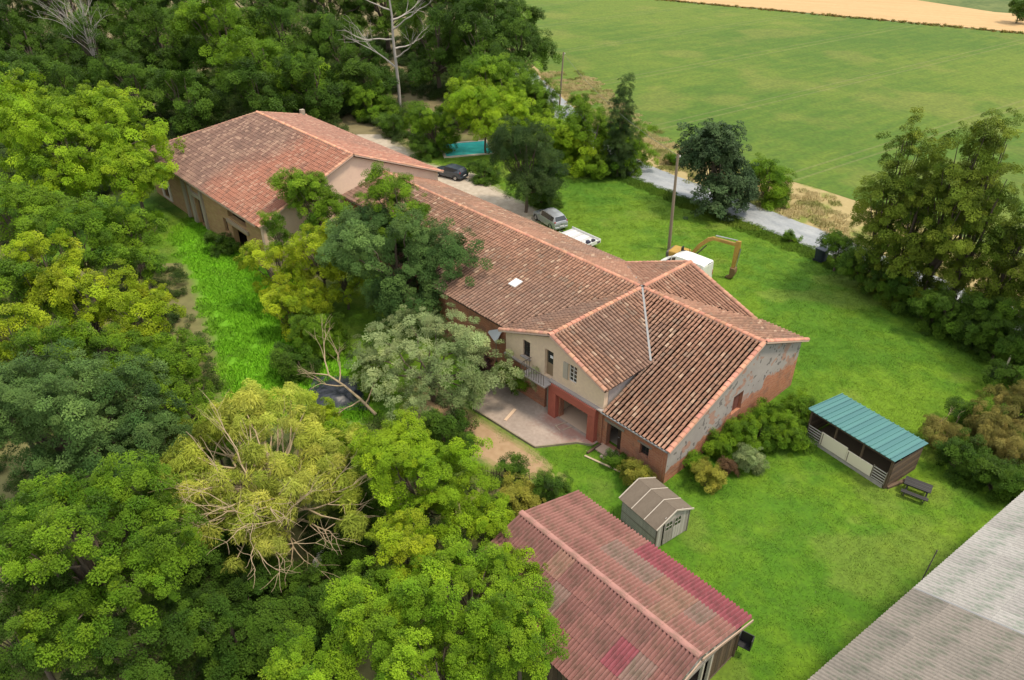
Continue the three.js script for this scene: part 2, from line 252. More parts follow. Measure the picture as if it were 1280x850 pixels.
// wall facing +x with its outer face at x; outline in (z, y)
function wallX(parent, name, x, outline, holes, mat, thick = 0.4) { const m = mesh(name, wallGeo(outline.map(p => [-p[0], p[1]]), holes.map(h => [-h[2], h[1], -h[0], h[3]]), thick), mat, parent); m.rotation.y = Math.PI / 2; m.position.x = x - thick; return m; }
const brickCol = (x, y, seed = 0) => {
  const row = Math.floor(y / 0.072), bx = x + (row & 1) * 0.12, i = Math.floor(bx / 0.24), fx = bx / 0.24 - i, fy = y / 0.072 - row, h = hash2(i + seed, row + 31);
  if (fx < 0.06 || fy < 0.16) return [0.42, 0.3, 0.22]; const n = fbm(x * 2, y * 2, 3); return mix3(mix3([0.36, 0.115, 0.06], [0.48, 0.19, 0.1], h), [0.2, 0.09, 0.06], 0.6 * sstep(0.5, 0.75, n));
};
const plaster = (c, amp = 0.3, seed = 0) => makeTex(512, 512, 6, 6, (x, y) => { const e = sstep(5, 6, x), f = sstep(5, 6, y), q = (i, j) => fbm((x - 6 * i) * 0.8 + seed, (y - 6 * j) * 0.8, 4) * 0.6 + fbm((x - 6 * i) * 7 + seed, (y - 6 * j) * 7, 2) * 0.4; const n = (q(0, 0) * (1 - e) + q(1, 0) * e) * (1 - f) + (q(0, 1) * (1 - e) + q(1, 1) * e) * f, k = 1 + amp * (n - 0.5) * 2; return [c[0] * k, c[1] * k * (0.97 + 0.06 * n), c[2] * k]; });
const creamMat = MT(plaster([0.74, 0.57, 0.41], 0.16, 3)), pinkCreamMat = MT(plaster([0.78, 0.57, 0.44], 0.1, 11)), greyMat = MT(plaster([0.37, 0.33, 0.31], 0.3, 21)), redMat = MT(plaster([0.4, 0.11, 0.075], 0.25, 31)), innerMat = MT(plaster([0.5, 0.4, 0.29], 0.2, 41));
const brickMat = MT(makeTex(512, 512, 2.4, 2.448, (x, y) => brickCol(x, y)));
const earthMat = MT(makeTex(1024, 512, 8, 4.8, (x, y) => { const row = Math.floor(y / 0.16), i = Math.floor((x + (row & 1) * 0.25) / 0.5), n = fbm(x * 1.6, y * 1.6, 4), h = hash2(i, row); let c = mix3([0.34, 0.205, 0.085], [0.5, 0.335, 0.165], clamp(0.5 * n + 0.5 * h)); if (y / 0.16 - row < 0.18) c = mix3(c, [0.16, 0.09, 0.05], 0.6); if (h > 0.8) c = mix3(c, [0.33, 0.15, 0.09], 0.5); return c; }));
const darkWood = M(0.05, 0.032, 0.022, 0.85), greyWood = M(0.26, 0.22, 0.18, 0.9), whiteMat = M(0.72, 0.7, 0.66, 0.6), stoneMat = MT(plaster([0.34, 0.285, 0.22], 0.35, 51)), zincMat = M(0.27, 0.27, 0.27, 0.6, { metalness: 0.2 });
const glassMat = new THREE.MeshPhysicalMaterial({ color: L(0.02, 0.025, 0.03), roughness: 0.08, metalness: 0, clearcoat: 0.6, side: THREE.DoubleSide });
const darkGlass = glassMat;
// a casement window facing +z, centred: frame part with panes as sub-parts
function windowZ(parent, x, y, z, w, h, nx, ny, frameMat, bar = 0.05) {
  const gs = [box(w, bar, 0.06, 0, h / 2 - bar / 2, 0), box(w, bar, 0.06, 0, -h / 2 + bar / 2, 0), box(bar, h - 2 * bar, 0.06, -w / 2 + bar / 2, 0, 0), box(bar, h - 2 * bar, 0.06, w / 2 - bar / 2, 0, 0)];
  for (let i = 1; i < nx; i++) gs.push(box(bar * 0.9, h - 2 * bar, 0.05, -w / 2 + w * i / nx, 0, 0)); for (let j = 1; j < ny; j++) gs.push(box(w - 2 * bar, bar * 0.6, 0.04, 0, -h / 2 + h * j / ny, 0));
  const f = mesh('window', merge(gs), frameMat, parent); f.position.set(x, y, z);
  for (let i = 0; i < nx; i++) for (let j = 0; j < ny; j++) mesh('pane', box(w / nx - bar * 0.8, h / ny - bar * 0.7, 0.012, -w / 2 + w * (i + 0.5) / nx, -h / 2 + h * (j + 0.5) / ny, -0.012), darkGlass, f);
  return f;
}

// ---------- the farmhouse ----------
const HX = 9.374, HZ = -47.279, TURN = -0.823;
{
  const H = thing('farmhouse', 'long farmhouse with crossing brown tiled roofs and a red framed garage', 'house', [HX, 0, HZ], TURN);
  const RY = 6.5, sl = (y0, run) => [0, -y0, run];
  // right wing, front and back slopes
  const kf = (6.5 - 2.89) / 9.37, kr = (6.5 - 3.87) / 6.45, km = 0.215, kg = (6.5 - 4.64) / 4.9;
  const lf = Math.hypot(1, kf), lr = Math.hypot(1, kr), lm = Math.hypot(1, km), lg = Math.hypot(1, kg);
  const zg = 4.9 * kg / kf;            // where the gable's right eave meets the right wing
  const zl = 4.9 * kg / km;            // and its left eave the main wing
  roofSlope(H, [0, RY, 0], [1, 0, 0], [0, -kf, 1], [[0, 0], [10, 0], [10, 9.37 * lf], [4.78, 9.37 * lf], [4.78, zg * lf]], houseTone, 11);
  const xr = 5.77 * kr / kg;
  roofSlope(H, [0, RY, 0], [1, 0, 0], [0, -kr, -1], [[0, 0], [10, 0], [10, 6.45 * lr], [xr, 6.45 * lr], [xr, 5.77 * lr]], houseTone, 12);
  roofSlope(H, [0, RY, 0], [-1, 0, 0], [0, -kr, -1], [[0, 0], [32.4, 0], [32.4, 6.45 * lr], [xr, 6.45 * lr], [xr, 5.77 * lr]], houseTone, 13);
  roofSlope(H, [0, RY, 0], [-1, 0, 0], [0, -km, 1], [[0, 0], [32.4, 0], [32.4, 5.2 * lm], [20, 5.2 * lm], [20, 8.95 * lm], [5.05, 8.95 * lm], [4.95, zl * lm]], houseTone, 14);
  // the crossing gable: four slopes about its ridge
  roofSlope(H, [0, RY, 0], [0, 0, 1], [1, -kg, 0], [[0, 0], [9.45, 0], [9.45, 4.95 * lg], [zg, 4.95 * lg]], houseTone, 15);
  roofSlope(H, [0, RY, 0], [0, 0, 1], [-1, -kg, 0], [[0, 0], [9.45, 0], [9.45, 4.95 * lg], [zl, 4.95 * lg]], houseTone, 16);
  roofSlope(H, [0, RY, 0], [0, 0, -1], [1, -kg, 0], [[0, 0], [5.85, 0], [5.85, xr * lg]], houseTone, 17);
  roofSlope(H, [0, RY, 0], [0, 0, -1], [-1, -kg, 0], [[0, 0], [5.85, 0], [5.85, xr * lg]], houseTone, 18);
  ridgeLine(H, [0.25, RY, 0], [10, RY, 0], 21); ridgeLine(H, [-0.25, RY, 0], [-32.4, RY, 0], 22); ridgeLine(H, [0, RY, 0.25], [0, RY, 9.5], 23); ridgeLine(H, [0, RY, -0.25], [0, RY, -5.9], 24);
  // verges
  const vt = [0.52, 0.25, 0.17];
  ridgeLine(H, [9.95, RY, 0.1], [9.95, 2.89, 9.4], 25, vt); ridgeLine(H, [9.95, RY, -0.1], [9.95, 3.87, -6.5], 26, vt);
  ridgeLine(H, [0.1, RY, 9.4], [4.9, 4.64, 9.4], 27, [0.44, 0.23, 0.155]); ridgeLine(H, [-0.1, RY, 9.4], [-4.9, 4.64, 9.4], 28, [0.44, 0.23, 0.155]);
  ridgeLine(H, [0.1, RY, -5.8], [xr, RY - xr * kg, -5.8], 29, [0.44, 0.23, 0.155]); ridgeLine(H, [-0.1, RY, -5.8], [-xr, RY - xr * kg, -5.8], 30, [0.44, 0.23, 0.155]);
  // zinc valley
  mesh('valley', merge([beam([0.1, RY + 0.1, 0.1], [4.86, 4.8, zg + 0.05], 0.14, 0.05)]), zincMat, H); mesh('valley', beam([-0.1, RY + 0.04, -0.1], [-xr, RY - xr * kg + 0.06, -5.77], 0.2, 0.05), zincMat, H);
  // skylight
  const sk = mesh('skylight', box(0.75, 0.09, 0.85), M(0.6, 0.6, 0.6, 0.5), H); sk.position.set(-8, 6.5 - km * 5 + 0.13, 5); sk.rotation.x = Math.atan(km); mesh('pane', box(0.6, 0.02, 0.7, 0, 0.055, 0), M(0.78, 0.76, 0.78, 0.15), sk);
  // walls
  const gableTex = makeTex(1024, 512, 16, 8, (x, y) => {   // x = 9.2 - z
    const z = 9.2 - x, e = [[9.2, 0.75], [7.9, 0.95], [5.2, 1.5], [4.1, 1.35], [2.2, 1.85], [0.1, 2.0], [-1.5, 2.2], [-1.6, 2.9], [-4, 2.5], [-6.3, 2.2]]; let lim = 1;
    for (let i = 0; i < e.length - 1; i++) if (z <= e[i][0] && z >= e[i + 1][0]) lim = e[i][1] + (e[i + 1][1] - e[i][1]) * (e[i][0] - z) / (e[i][0] - e[i + 1][0]);
    lim += (fbm(x * 1.7, y * 1.7, 4) - 0.5) * 0.9; const n = fbm(x * 1.1, y * 1.1 + 4, 4), m = fbm(x * 8, y * 8, 2), b = brickCol(x, y, 5);
    let c = mix3([0.3, 0.265, 0.25], [0.43, 0.39, 0.365], n * 0.7 + m * 0.3); if (fbm(x * 3 + 60, y * 3, 3) > 0.7) c = mix3(c, [0.09, 0.08, 0.08], 0.7); if (fbm(x * 1.3 + 20, y * 1.6, 4) > 0.64) c = mix3(c, b, 0.6); return mix3(b, c, sstep(lim - 0.06, lim + 0.06, y));
  }, false);
  const gm = MT(gableTex); gm.map.offset.set(9.2 / 16, 0);
  const gw = wallX(H, 'wall', 9.75, [[9.05, 0], [9.05, 6.38 - 9.05 * kf], [0, 6.36], [-6.1, 6.38 - 6.1 * kr], [-6.1, 0]], [[1.05, 1.65, 2.2, 3.15]], gm);
  { const sh = mesh('shutter', box(0.06, 1.5, 1.15, 9.5, 2.4, 1.62), M(0.13, 0.045, 0.032, 0.8), H); for (const s of [-1, 1]) mesh('board', box(0.03, 1.44, 0.5, 9.54, 2.4, 1.62 + s * 0.27), M(0.16, 0.055, 0.04, 0.8), sh); }
  // cladding plinth at the wing's front corner
  const fw = wallZ(H, 'wall', 9.0, [[4.6, 0], [9.35, 0], [9.35, 2.82], [4.6, 2.82]], [[4.95, 0.02, 6.15, 2.0], [7.65, 1.1, 8.35, 1.95]], brickMat);
  mesh('lintel', box(1.6, 0.2, 0.06, 5.55, 2.12, 9.02), greyWood, H); mesh('lintel', box(1.1, 0.14, 0.06, 8.0, 2.03, 9.02), greyWood, H); mesh('eave_board', box(5.2, 0.16, 0.04, 7.25, 2.74, 9.26), M(0.3, 0.27, 0.22, 0.9), H);
  windowZ(H, 8.0, 1.52, 8.78, 0.68, 0.84, 2, 1, darkWood);
  mesh('doorstep', box(1.7, 0.09, 0.8, 5.5, 0.045, 9.4), M(0.5, 0.36, 0.27, 0.95), H);
  { const d = mesh('door', box(0.55, 1.9, 0.05, 5.9, 0.98, 8.62), darkWood, H); mesh('handle', box(0.12, 0.03, 0.05, 5.72, 1.0, 8.67), zincMat, d); }
  // gable facade
  const gy = x => 6.36 - Math.abs(x) * kg;
  wallZ(H, 'wall', 9.1, [[-4.6, 2.75], [4.6, 2.75], [4.6, gy(4.6)], [0, 6.36], [-4.6, gy(4.6)]], [[1.5, 3.55, 2.22, 4.85], [-2.85, 3.4, -2.15, 4.72], [-0.72, 2.85, 0.08, 5.0]], creamMat);
  wallZ(H, 'wall', 9.1, [[-4.6, 0], [4.6, 0], [4.6, 2.745], [-4.6, 2.745]], [[0.85, 0.02, 3.6, 2.12], [-0.62, 0.02, 0.12, 2.02]], brickMat);
  // red painted portal: two jambs and a lintel
  const pt = mesh('garage_portal', rbox(4.2, 0.68, 0.5, 2.15, 2.44, 9.22, 0.03), redMat, H); mesh('jamb', rbox(0.68, 2.1, 0.5, 0.39, 1.05, 9.22, 0.03), redMat, pt); mesh('jamb', rbox(0.62, 2.1, 0.5, 3.94, 1.05, 9.22, 0.03), redMat, pt);
  mesh('ledge', box(4.75, 0.09, 0.3, 2.3, 2.83, 9.22), greyMat, H); mesh('ledge', box(3.6, 0.1, 0.22, -2.85, 2.78, 9.18), greyMat, H);
  mesh('garage_floor', box(3.6, 0.06, 6.2, 2.3, 0.05, 6.02), M(0.62, 0.45, 0.33, 0.9), H);
  mesh('garage_wall', box(0.1, 2.7, 6.2, 0.42, 1.4, 5.6), innerMat, H); mesh('garage_wall', box(0.1, 2.7, 6.2, 4.15, 1.4, 5.6), innerMat, H); mesh('garage_wall', box(3.7, 2.7, 0.1, 2.3, 1.4, 2.6), innerMat, H); mesh('garage_ceiling', box(3.8, 0.1, 6.3, 2.3, 2.68, 5.6), darkWood, H);
  windowZ(H, 1.86, 4.2, 8.98, 0.7, 1.28, 2, 4, whiteMat, 0.055); { const s = mesh('shutter', box(0.42, 1.3, 0.04, 1.24, 4.2, 9.13), M(0.4, 0.36, 0.3, 0.8), H); for (let i = 0; i < 3; i++) mesh('board', box(0.12, 1.26, 0.02, 1.11 + i * 0.13, 4.2, 9.16), M(0.44, 0.4, 0.33, 0.8), s); }
  windowZ(H, -2.5, 4.06, 8.95, 0.68, 1.3, 2, 3, darkWood, 0.045); mesh('window_sill', box(0.95, 0.08, 0.25, -2.5, 3.37, 9.14), greyMat, H);
  { const d = mesh('door', box(0.78, 2.12, 0.06, -0.32, 3.93, 8.85), M(0.28, 0.2, 0.12, 0.8), H); mesh('pane', box(0.6, 1.05, 0.03, -0.32, 4.4, 8.885), darkGlass, d); mesh('pane', box(0.26, 0.2, 0.02, -0.25, 4.42, 8.912), M(0.8, 0.8, 0.82, 0.6), d); }
  { const d = mesh('door', box(0.72, 1.98, 0.05, -0.25, 1.01, 8.9), M(0.3, 0.27, 0.23, 0.8), H); mesh('handle', box(0.1, 0.03, 0.05, -0.02, 1.0, 8.94), zincMat, d); }
  // balcony
  { const b = mesh('balcony', box(2.3, 0.12, 0.95, -0.88, 2.72, 9.6), greyMat, H), rail = M(0.16, 0.13, 0.11, 0.7); mesh('handrail', merge([beam([-2.0, 3.62, 10.02], [0.12, 3.62, 10.02], 0.05, 0.05), beam([-2.0, 3.62, 10.02], [-2.0, 3.62, 9.12], 0.05, 0.05)]), rail, b); for (let i = 0; i < 10; i++) mesh('baluster', box(0.03, 0.84, 0.03, -2.0 + i * 0.235, 3.2, 10.02), rail, b); for (let i = 1; i < 4; i++) mesh('baluster', box(0.03, 0.84, 0.03, -2.0, 3.2, 10.02 - i * 0.24), rail, b); }
  // side walls of the gable, main wing walls, back walls
  wallX(H, 'wall', 4.62, [[8.68, 2.6], [8.68, gy(4.62) + 0.02], [3.2, gy(4.62) + 0.02], [3.2, 2.6]], [], greyMat, 0.3);
  const lw = wallX(H, 'wall', -4.3, [[9.08, 0], [9.08, gy(4.6)], [8.2, gy(4.6)], [8.2, 0]], [], creamMat, 0.28);
  wallZ(H, 'wall', 8.45, [[-19.8, 0], [-4.6, 0], [-4.6, 4.55], [-19.8, 4.55]], [[-14.5, 0.02, -13.2, 2.1], [-9.5, 0.9, -8.4, 2.2]], brickMat); wallZ(H, 'wall', 4.8, [[-32.4, 0], [-20.2, 0], [-20.2, 5.3], [-32.4, 5.3]], [], brickMat); { const w = wallX(H, 'wall', -19.8, [[8.04, 0], [8.04, 4.6], [4.4, 5.38], [4.4, 0]], [], brickMat); }
  mesh('door', box(1.3, 2.1, 0.06, -13.85, 1.05, 8.2), darkWood, H); windowZ(H, -8.95, 1.55, 8.3, 1.1, 1.3, 2, 3, whiteMat);
  wallZ(H, 'wall', -5.72, [[-32.4, 0], [9.34, 0], [9.34, 3.9], [-32.4, 3.9]], [], pinkCreamMat);
  wallZ(H, 'wall', -5.2, [[-5.6, 4.0], [5.6, 4.0], [0, 6.34]], [], pinkCreamMat, 0.3);
  mesh('floor', box(13.7, 0.03, 14, 2.3, 0.022, 1.4), M(0.3, 0.25, 0.2, 0.95), H); mesh('floor', box(27.5, 0.03, 10.2, -18.4, 0.022, -0.55), M(0.3, 0.25, 0.2, 0.95), H);
  mesh('gutter', limb([[4.7, 2.86, 9.42], [9.95, 2.84, 9.42]], 0.06, 0.06, 8), zincMat, H);
}

// ---------- the barn ----------
{
  const B = thing('barn', 'big barn with hipped orange tiled roof and cream gable wall', 'barn', [HX, 0, HZ], TURN);
  const X1 = -32.1, XR = -51.4, XF = -60.4, ZC = 3.4, hw = 10.45, RY = 9.05, EY = 4.85, k = (RY - EY) / hw, l = Math.hypot(1, k), kh = (RY - EY) / (XR - XF), lh = Math.hypot(1, kh);
  roofSlope(B, [X1, RY, ZC], [-1, 0, 0], [0, -k, 1], [[0, 0], [X1 - XR, 0], [X1 - XF, hw * l], [0, hw * l]], barnTone, 31, 0.3, 0.42);
  roofSlope(B, [X1, RY, ZC], [-1, 0, 0], [0, -k, -1], [[0, 0], [X1 - XR, 0], [X1 - XF, hw * l], [0, hw * l]], barnTone, 32, 0.3, 0.42);
  roofSlope(B, [XR, RY, ZC], [0, 0, 1], [-1, -kh, 0], [[0, 0], [hw, (XR - XF) * lh], [-hw, (XR - XF) * lh]], barnTone, 33, 0.3, 0.42);
  ridgeLine(B, [X1, RY, ZC], [XR, RY, ZC], 34, [0.56, 0.27, 0.17], 0.07); ridgeLine(B, [XR, RY, ZC], [XF, EY, ZC + hw], 35, [0.36, 0.2, 0.14]); ridgeLine(B, [XR, RY, ZC], [XF, EY, ZC - hw], 36, [0.42, 0.22, 0.15]);
  ridgeLine(B, [X1 - 0.05, RY, ZC + 0.1], [X1 - 0.05, EY, ZC + hw], 37, [0.54, 0.27, 0.18]); ridgeLine(B, [X1 - 0.05, RY, ZC - 0.1], [X1 - 0.05, EY, ZC - hw], 38, [0.54, 0.27, 0.18]);
  mesh('finial', merge([box(0.5, 0.7, 0.5, XF + 0.9, EY + 0.75, ZC - hw + 0.9)]), stoneMat, B);
  const zf = ZC + hw - 0.45, zb = ZC - hw + 0.45, ey = EY + 0.45 * k - 0.16;
  wallX(B, 'wall', -32.42, [[zf, 0], [zf, ey], [ZC, RY - 0.16], [zb, ey], [zb, 0]], [], pinkCreamMat, 0.45);
  wallZ(B, 'wall', zf - 0.01, [[XF + 0.5, 0], [-32.9, 0], [-32.9, ey], [XF + 0.5, ey]], [[-57.0, 0.5, -55.5, 2.5], [-48.1, 0.02, -46.2, 3.1], [-49.9, 0.02, -49.0, 4.0], [-41.4, 1.3, -40.5, 2.8], [-39.5, 0.02, -36.4, 2.5], [-39.9, 3.35, -36.0, 4.35]], earthMat, 0.5);
  wallX(B, 'wall', XF + 0.95, [[zf - 0.52, 0], [zf - 0.52, ey], [zb + 0.5, ey], [zb + 0.5, 0]], [], earthMat, 0.45);
  wallZ(B, 'wall', zb + 0.45, [[XF + 0.5, 0], [-32.9, 0], [-32.9, ey], [XF + 0.5, ey]], [], pinkCreamMat, 0.45);
  const sur = mesh('window_surround', wallGeo([[-57.55, 0.3], [-54.95, 0.3], [-54.95, 3.0], [-57.55, 3.0]], [[-57.0, 0.5, -55.5, 2.5]], 0.12), M(0.62, 0.55, 0.46, 0.9), B); sur.position.z = zf - 0.02;
  windowZ(B, -56.25, 1.5, zf - 0.3, 1.48, 1.98, 2, 3, darkWood);
  for (const [x, w] of [[-50.3, 0.55], [-48.6, 0.7], [-45.85, 0.5]]) mesh('pillar', box(w, 4.2, 0.3, x, 2.1, zf + 0.05), stoneMat, B);
  mesh('lintel', box(2.6, 0.4, 0.3, -47.1, 3.4, zf + 0.06), stoneMat, B); mesh('lintel', box(4.6, 0.35, 0.25, -37.9, 2.95, zf + 0.04), M(0.34, 0.26, 0.18, 0.9), B);
  const dl = mesh('barn_door', box(0.9, 3.0, 0.08, -47.6, 1.55, zf - 0.42), darkWood, B); for (let i = 0; i < 5; i++) mesh('plank', box(0.16, 2.96, 0.03, -47.96 + i * 0.18, 1.55, zf - 0.365), M(0.07 + (i % 2) * 0.02, 0.045, 0.03, 0.9), dl);
  windowZ(B, -40.95, 2.05, zf - 0.3, 0.88, 1.48, 2, 2, darkWood); mesh('eave_board', box(27, 0.18, 0.05, -46.3, EY - 0.1, ZC + hw + 0.02), M(0.4, 0.3, 0.22, 0.9), B);
  mesh('barn_floor', box(26, 0.05, 18, -46.2, 0.03, ZC), M(0.14, 0.11, 0.08, 1), B);
}

// ---------- sheds ----------
// one corrugated sheet: width along x, length along z, ribs along z
function corrSheet(w, len, ribs, amp, per = 6) {
  const n = ribs * per, pos = [], uv = [], idx = [];
  for (let i = 0; i <= n; i++) { const x = -w / 2 + w * i / n, y = amp * Math.pow(0.5 - 0.5 * Math.cos(i / per * Math.PI * 2), 0.5); for (const z of [-len / 2, len / 2]) { pos.push(x, y, z); uv.push(x, z); } if (i) { const a = i * 2; idx.push(a - 2, a - 1, a, a - 1, a + 1, a); } }
  const g = new THREE.BufferGeometry(); g.setAttribute('position', new THREE.Float32BufferAttribute(pos, 3)); g.setAttribute('uv', new THREE.Float32BufferAttribute(uv, 2)); g.setIndex(idx); g.computeVertexNormals(); return g;
}
const weather = makeTex(512, 512, 3, 3, (x, y) => { const e = sstep(2.4, 3, x), f = sstep(2.4, 3, y), q = (i, j) => fbm((x - 3 * i) * 1.2, (y - 3 * j) * 1.2, 4) * 0.55 + fbm((x - 3 * i) * 9 + 7, (y - 3 * j) * 6, 3) * 0.45; const n = (q(0, 0) * (1 - e) + q(1, 0) * e) * (1 - f) + (q(0, 1) * (1 - e) + q(1, 1) * e) * f; const k = clamp(0.42 + 0.95 * n, 0.3, 1.2); let c = [k, k, k]; if (n > 0.62) c = [k * 1.05, k * 1.02, k * 0.92]; if (n < 0.4) c = [k * 0.9, k, k * 0.92]; return [clamp(c[0]), clamp(c[1]), clamp(c[2])]; });
const sheetMat = (r, g, b, rough = 0.85) => new THREE.MeshStandardMaterial({ color: L(r, g, b), map: weather, roughness: rough, side: THREE.DoubleSide });
const woodTex = (base, seed) => makeTex(256, 256, 2, 2, (x, y) => { const n = fbm(x * 22 + seed, y * 1.3, 3), m = fbm(x * 2, y * 2 + seed, 3), k = 0.65 + 0.45 * n + 0.3 * (m - 0.5); return [base[0] * k, base[1] * k, base[2] * k]; });
const weatheredWood = [MT(woodTex([0.42, 0.385, 0.345], 1)), MT(woodTex([0.35, 0.315, 0.28], 9)), MT(woodTex([0.52, 0.485, 0.44], 17))];
const brownWood = [MT(woodTex([0.13, 0.085, 0.055], 3)), MT(woodTex([0.17, 0.115, 0.075], 13)), MT(woodTex([0.1, 0.07, 0.05], 23))];
{
  const S = thing('storage_shed', 'wooden shed under a pink and grey corrugated roof beside the trees', 'shed', [0.5, 0, -27.52], -0.835);
  const LEN = 11.15, hw = 4.25, RY = 4.0, EY = 2.8, k = (RY - EY) / hw, ang = Math.atan(k), sl = Math.hypot(hw, RY - EY), R = rng(91), rows = 3, cols = 11, w = LEN / cols, len = sl / rows;
  const sg = corrSheet(w + 0.05, len + 0.08, 5, 0.14, 8);
  const pal = { pink: sheetMat(0.29, 0.137, 0.113), dull: sheetMat(0.26, 0.117, 0.098), grey: sheetMat(0.245, 0.155, 0.127), red: sheetMat(0.27, 0.07, 0.085), beige: sheetMat(0.285, 0.155, 0.115), dark: sheetMat(0.22, 0.1, 0.085) };
  for (const side of [-1, 1]) for (let i = 0; i < cols; i++) for (let j = 0; j < rows; j++) {
    let m; const r = R();
    if (side < 0) m = j === 2 ? (i >= 5 ? pal.red : r < 0.5 ? pal.dull : pal.pink) : j === 1 ? (i > 3 && i < 10 ? (r < 0.65 ? pal.grey : pal.beige) : pal.pink) : (i > 6 ? (r < 0.6 ? pal.beige : pal.pink) : r < 0.7 ? pal.pink : pal.dull);
    else m = j === 2 ? (i > 3 && i < 6 ? pal.red : pal.dull) : j === 1 ? (i === 8 ? pal.red : r < 0.5 ? pal.dark : r < 0.75 ? pal.grey : pal.dull) : (r < 0.5 ? pal.dark : r < 0.8 ? pal.dull : pal.beige);
    const s = mesh('roof_sheet', sg, m, S), d = (j + 0.5) * len; s.position.set((i + 0.5) * w - 0.05, RY - d * Math.sin(ang) + 0.02 + (2 - j) * 0.018 + R() * 0.004, side * d * Math.cos(ang)); s.rotation.x = side * ang;
  }
  for (let i = 0; i < 11; i++) { const c = mesh('ridge_cap', new THREE.CylinderGeometry(0.17, 0.19, w + 0.04, 10, 1, true, 0, Math.PI), sheetMat(0.4, 0.2, 0.168), S); c.scale.set(0.62, 1, 1); c.rotation.set(0, 0, Math.PI / 2); c.position.set((i + 0.5) * w - 0.05, RY + 0.12, 0); }
  const zw = hw - 0.35, yw = EY + 0.35 * k - 0.12;
  // walls of upright boards
  const end = LEN - 0.35; let bi = 0;
  for (let z = -zw; z < zw - 0.01; z += 0.26) { const zz = z + 0.13, top = RY - Math.abs(zz) * k - 0.2, m = brownWood[bi++ % 3]; for (const x of [0.25, end]) { if (x === end && Math.abs(zz) < 1.5) { mesh('board', box(0.04, top - 2.3, 0.24, x, (top + 2.3) / 2, zz), weatheredWood[bi % 3], S); continue; } mesh('board', box(0.04, top, 0.245, x, top / 2, zz), m, S); } }
  for (let x = 0.4; x < end - 0.1; x += 0.27) for (const s of [-1, 1]) mesh('board', box(0.25, yw, 0.04, x + 0.13, yw / 2, s * zw), brownWood[bi++ % 3], S);
  for (const z of [-1.55, -0.9, 0.5, 1.55]) mesh('post', box(0.13, 3.5 - Math.abs(z) * k, 0.13, end + 0.09, (3.5 - Math.abs(z) * k) / 2, z), M(0.5, 0.45, 0.38, 0.9), S);
  mesh('tie_beam', box(0.12, 0.16, 7.6, end + 0.1, 2.62, 0), weatheredWood[1], S); for (const s of [-1, 1]) mesh('barge_board', beam([end + 0.42, RY - 0.08, s * 0.05], [end + 0.42, EY - 0.05, s * (hw - 0.02)], 0.05, 0.15), M(0.42, 0.3, 0.22, 0.9), S);
  mesh('floor', box(LEN - 0.6, 0.05, hw * 2 - 0.8, LEN / 2, 0.03, 0), M(0.12, 0.09, 0.07, 1), S);
  const bx = thing('plastic_crate', 'black plastic crate fixed at the pink roofed shed corner', 'crate', [11.25, 1.15, -22.3], -0.6); mesh('crate_body', wallGeo([[-0.3, -0.35], [0.3, -0.35], [0.3, 0.35], [-0.3, 0.35]], [], 0.04), M(0.02, 0.02, 0.022, 0.5), bx); mesh('crate_side', box(0.04, 0.7, 0.4, -0.3, 0, 0.2), M(0.025, 0.025, 0.028, 0.5), bx); mesh('crate_side', box(0.04, 0.7, 0.4, 0.3, 0, 0.2), M(0.025, 0.025, 0.028, 0.5), bx); mesh('crate_side', box(0.64, 0.04, 0.4, 0, -0.35, 0.2), M(0.025, 0.025, 0.028, 0.5), bx); mesh('bracket', box(0.08, 0.85, 0.08, -0.34, -0.72, 0.05), brownWood[0], bx);
}
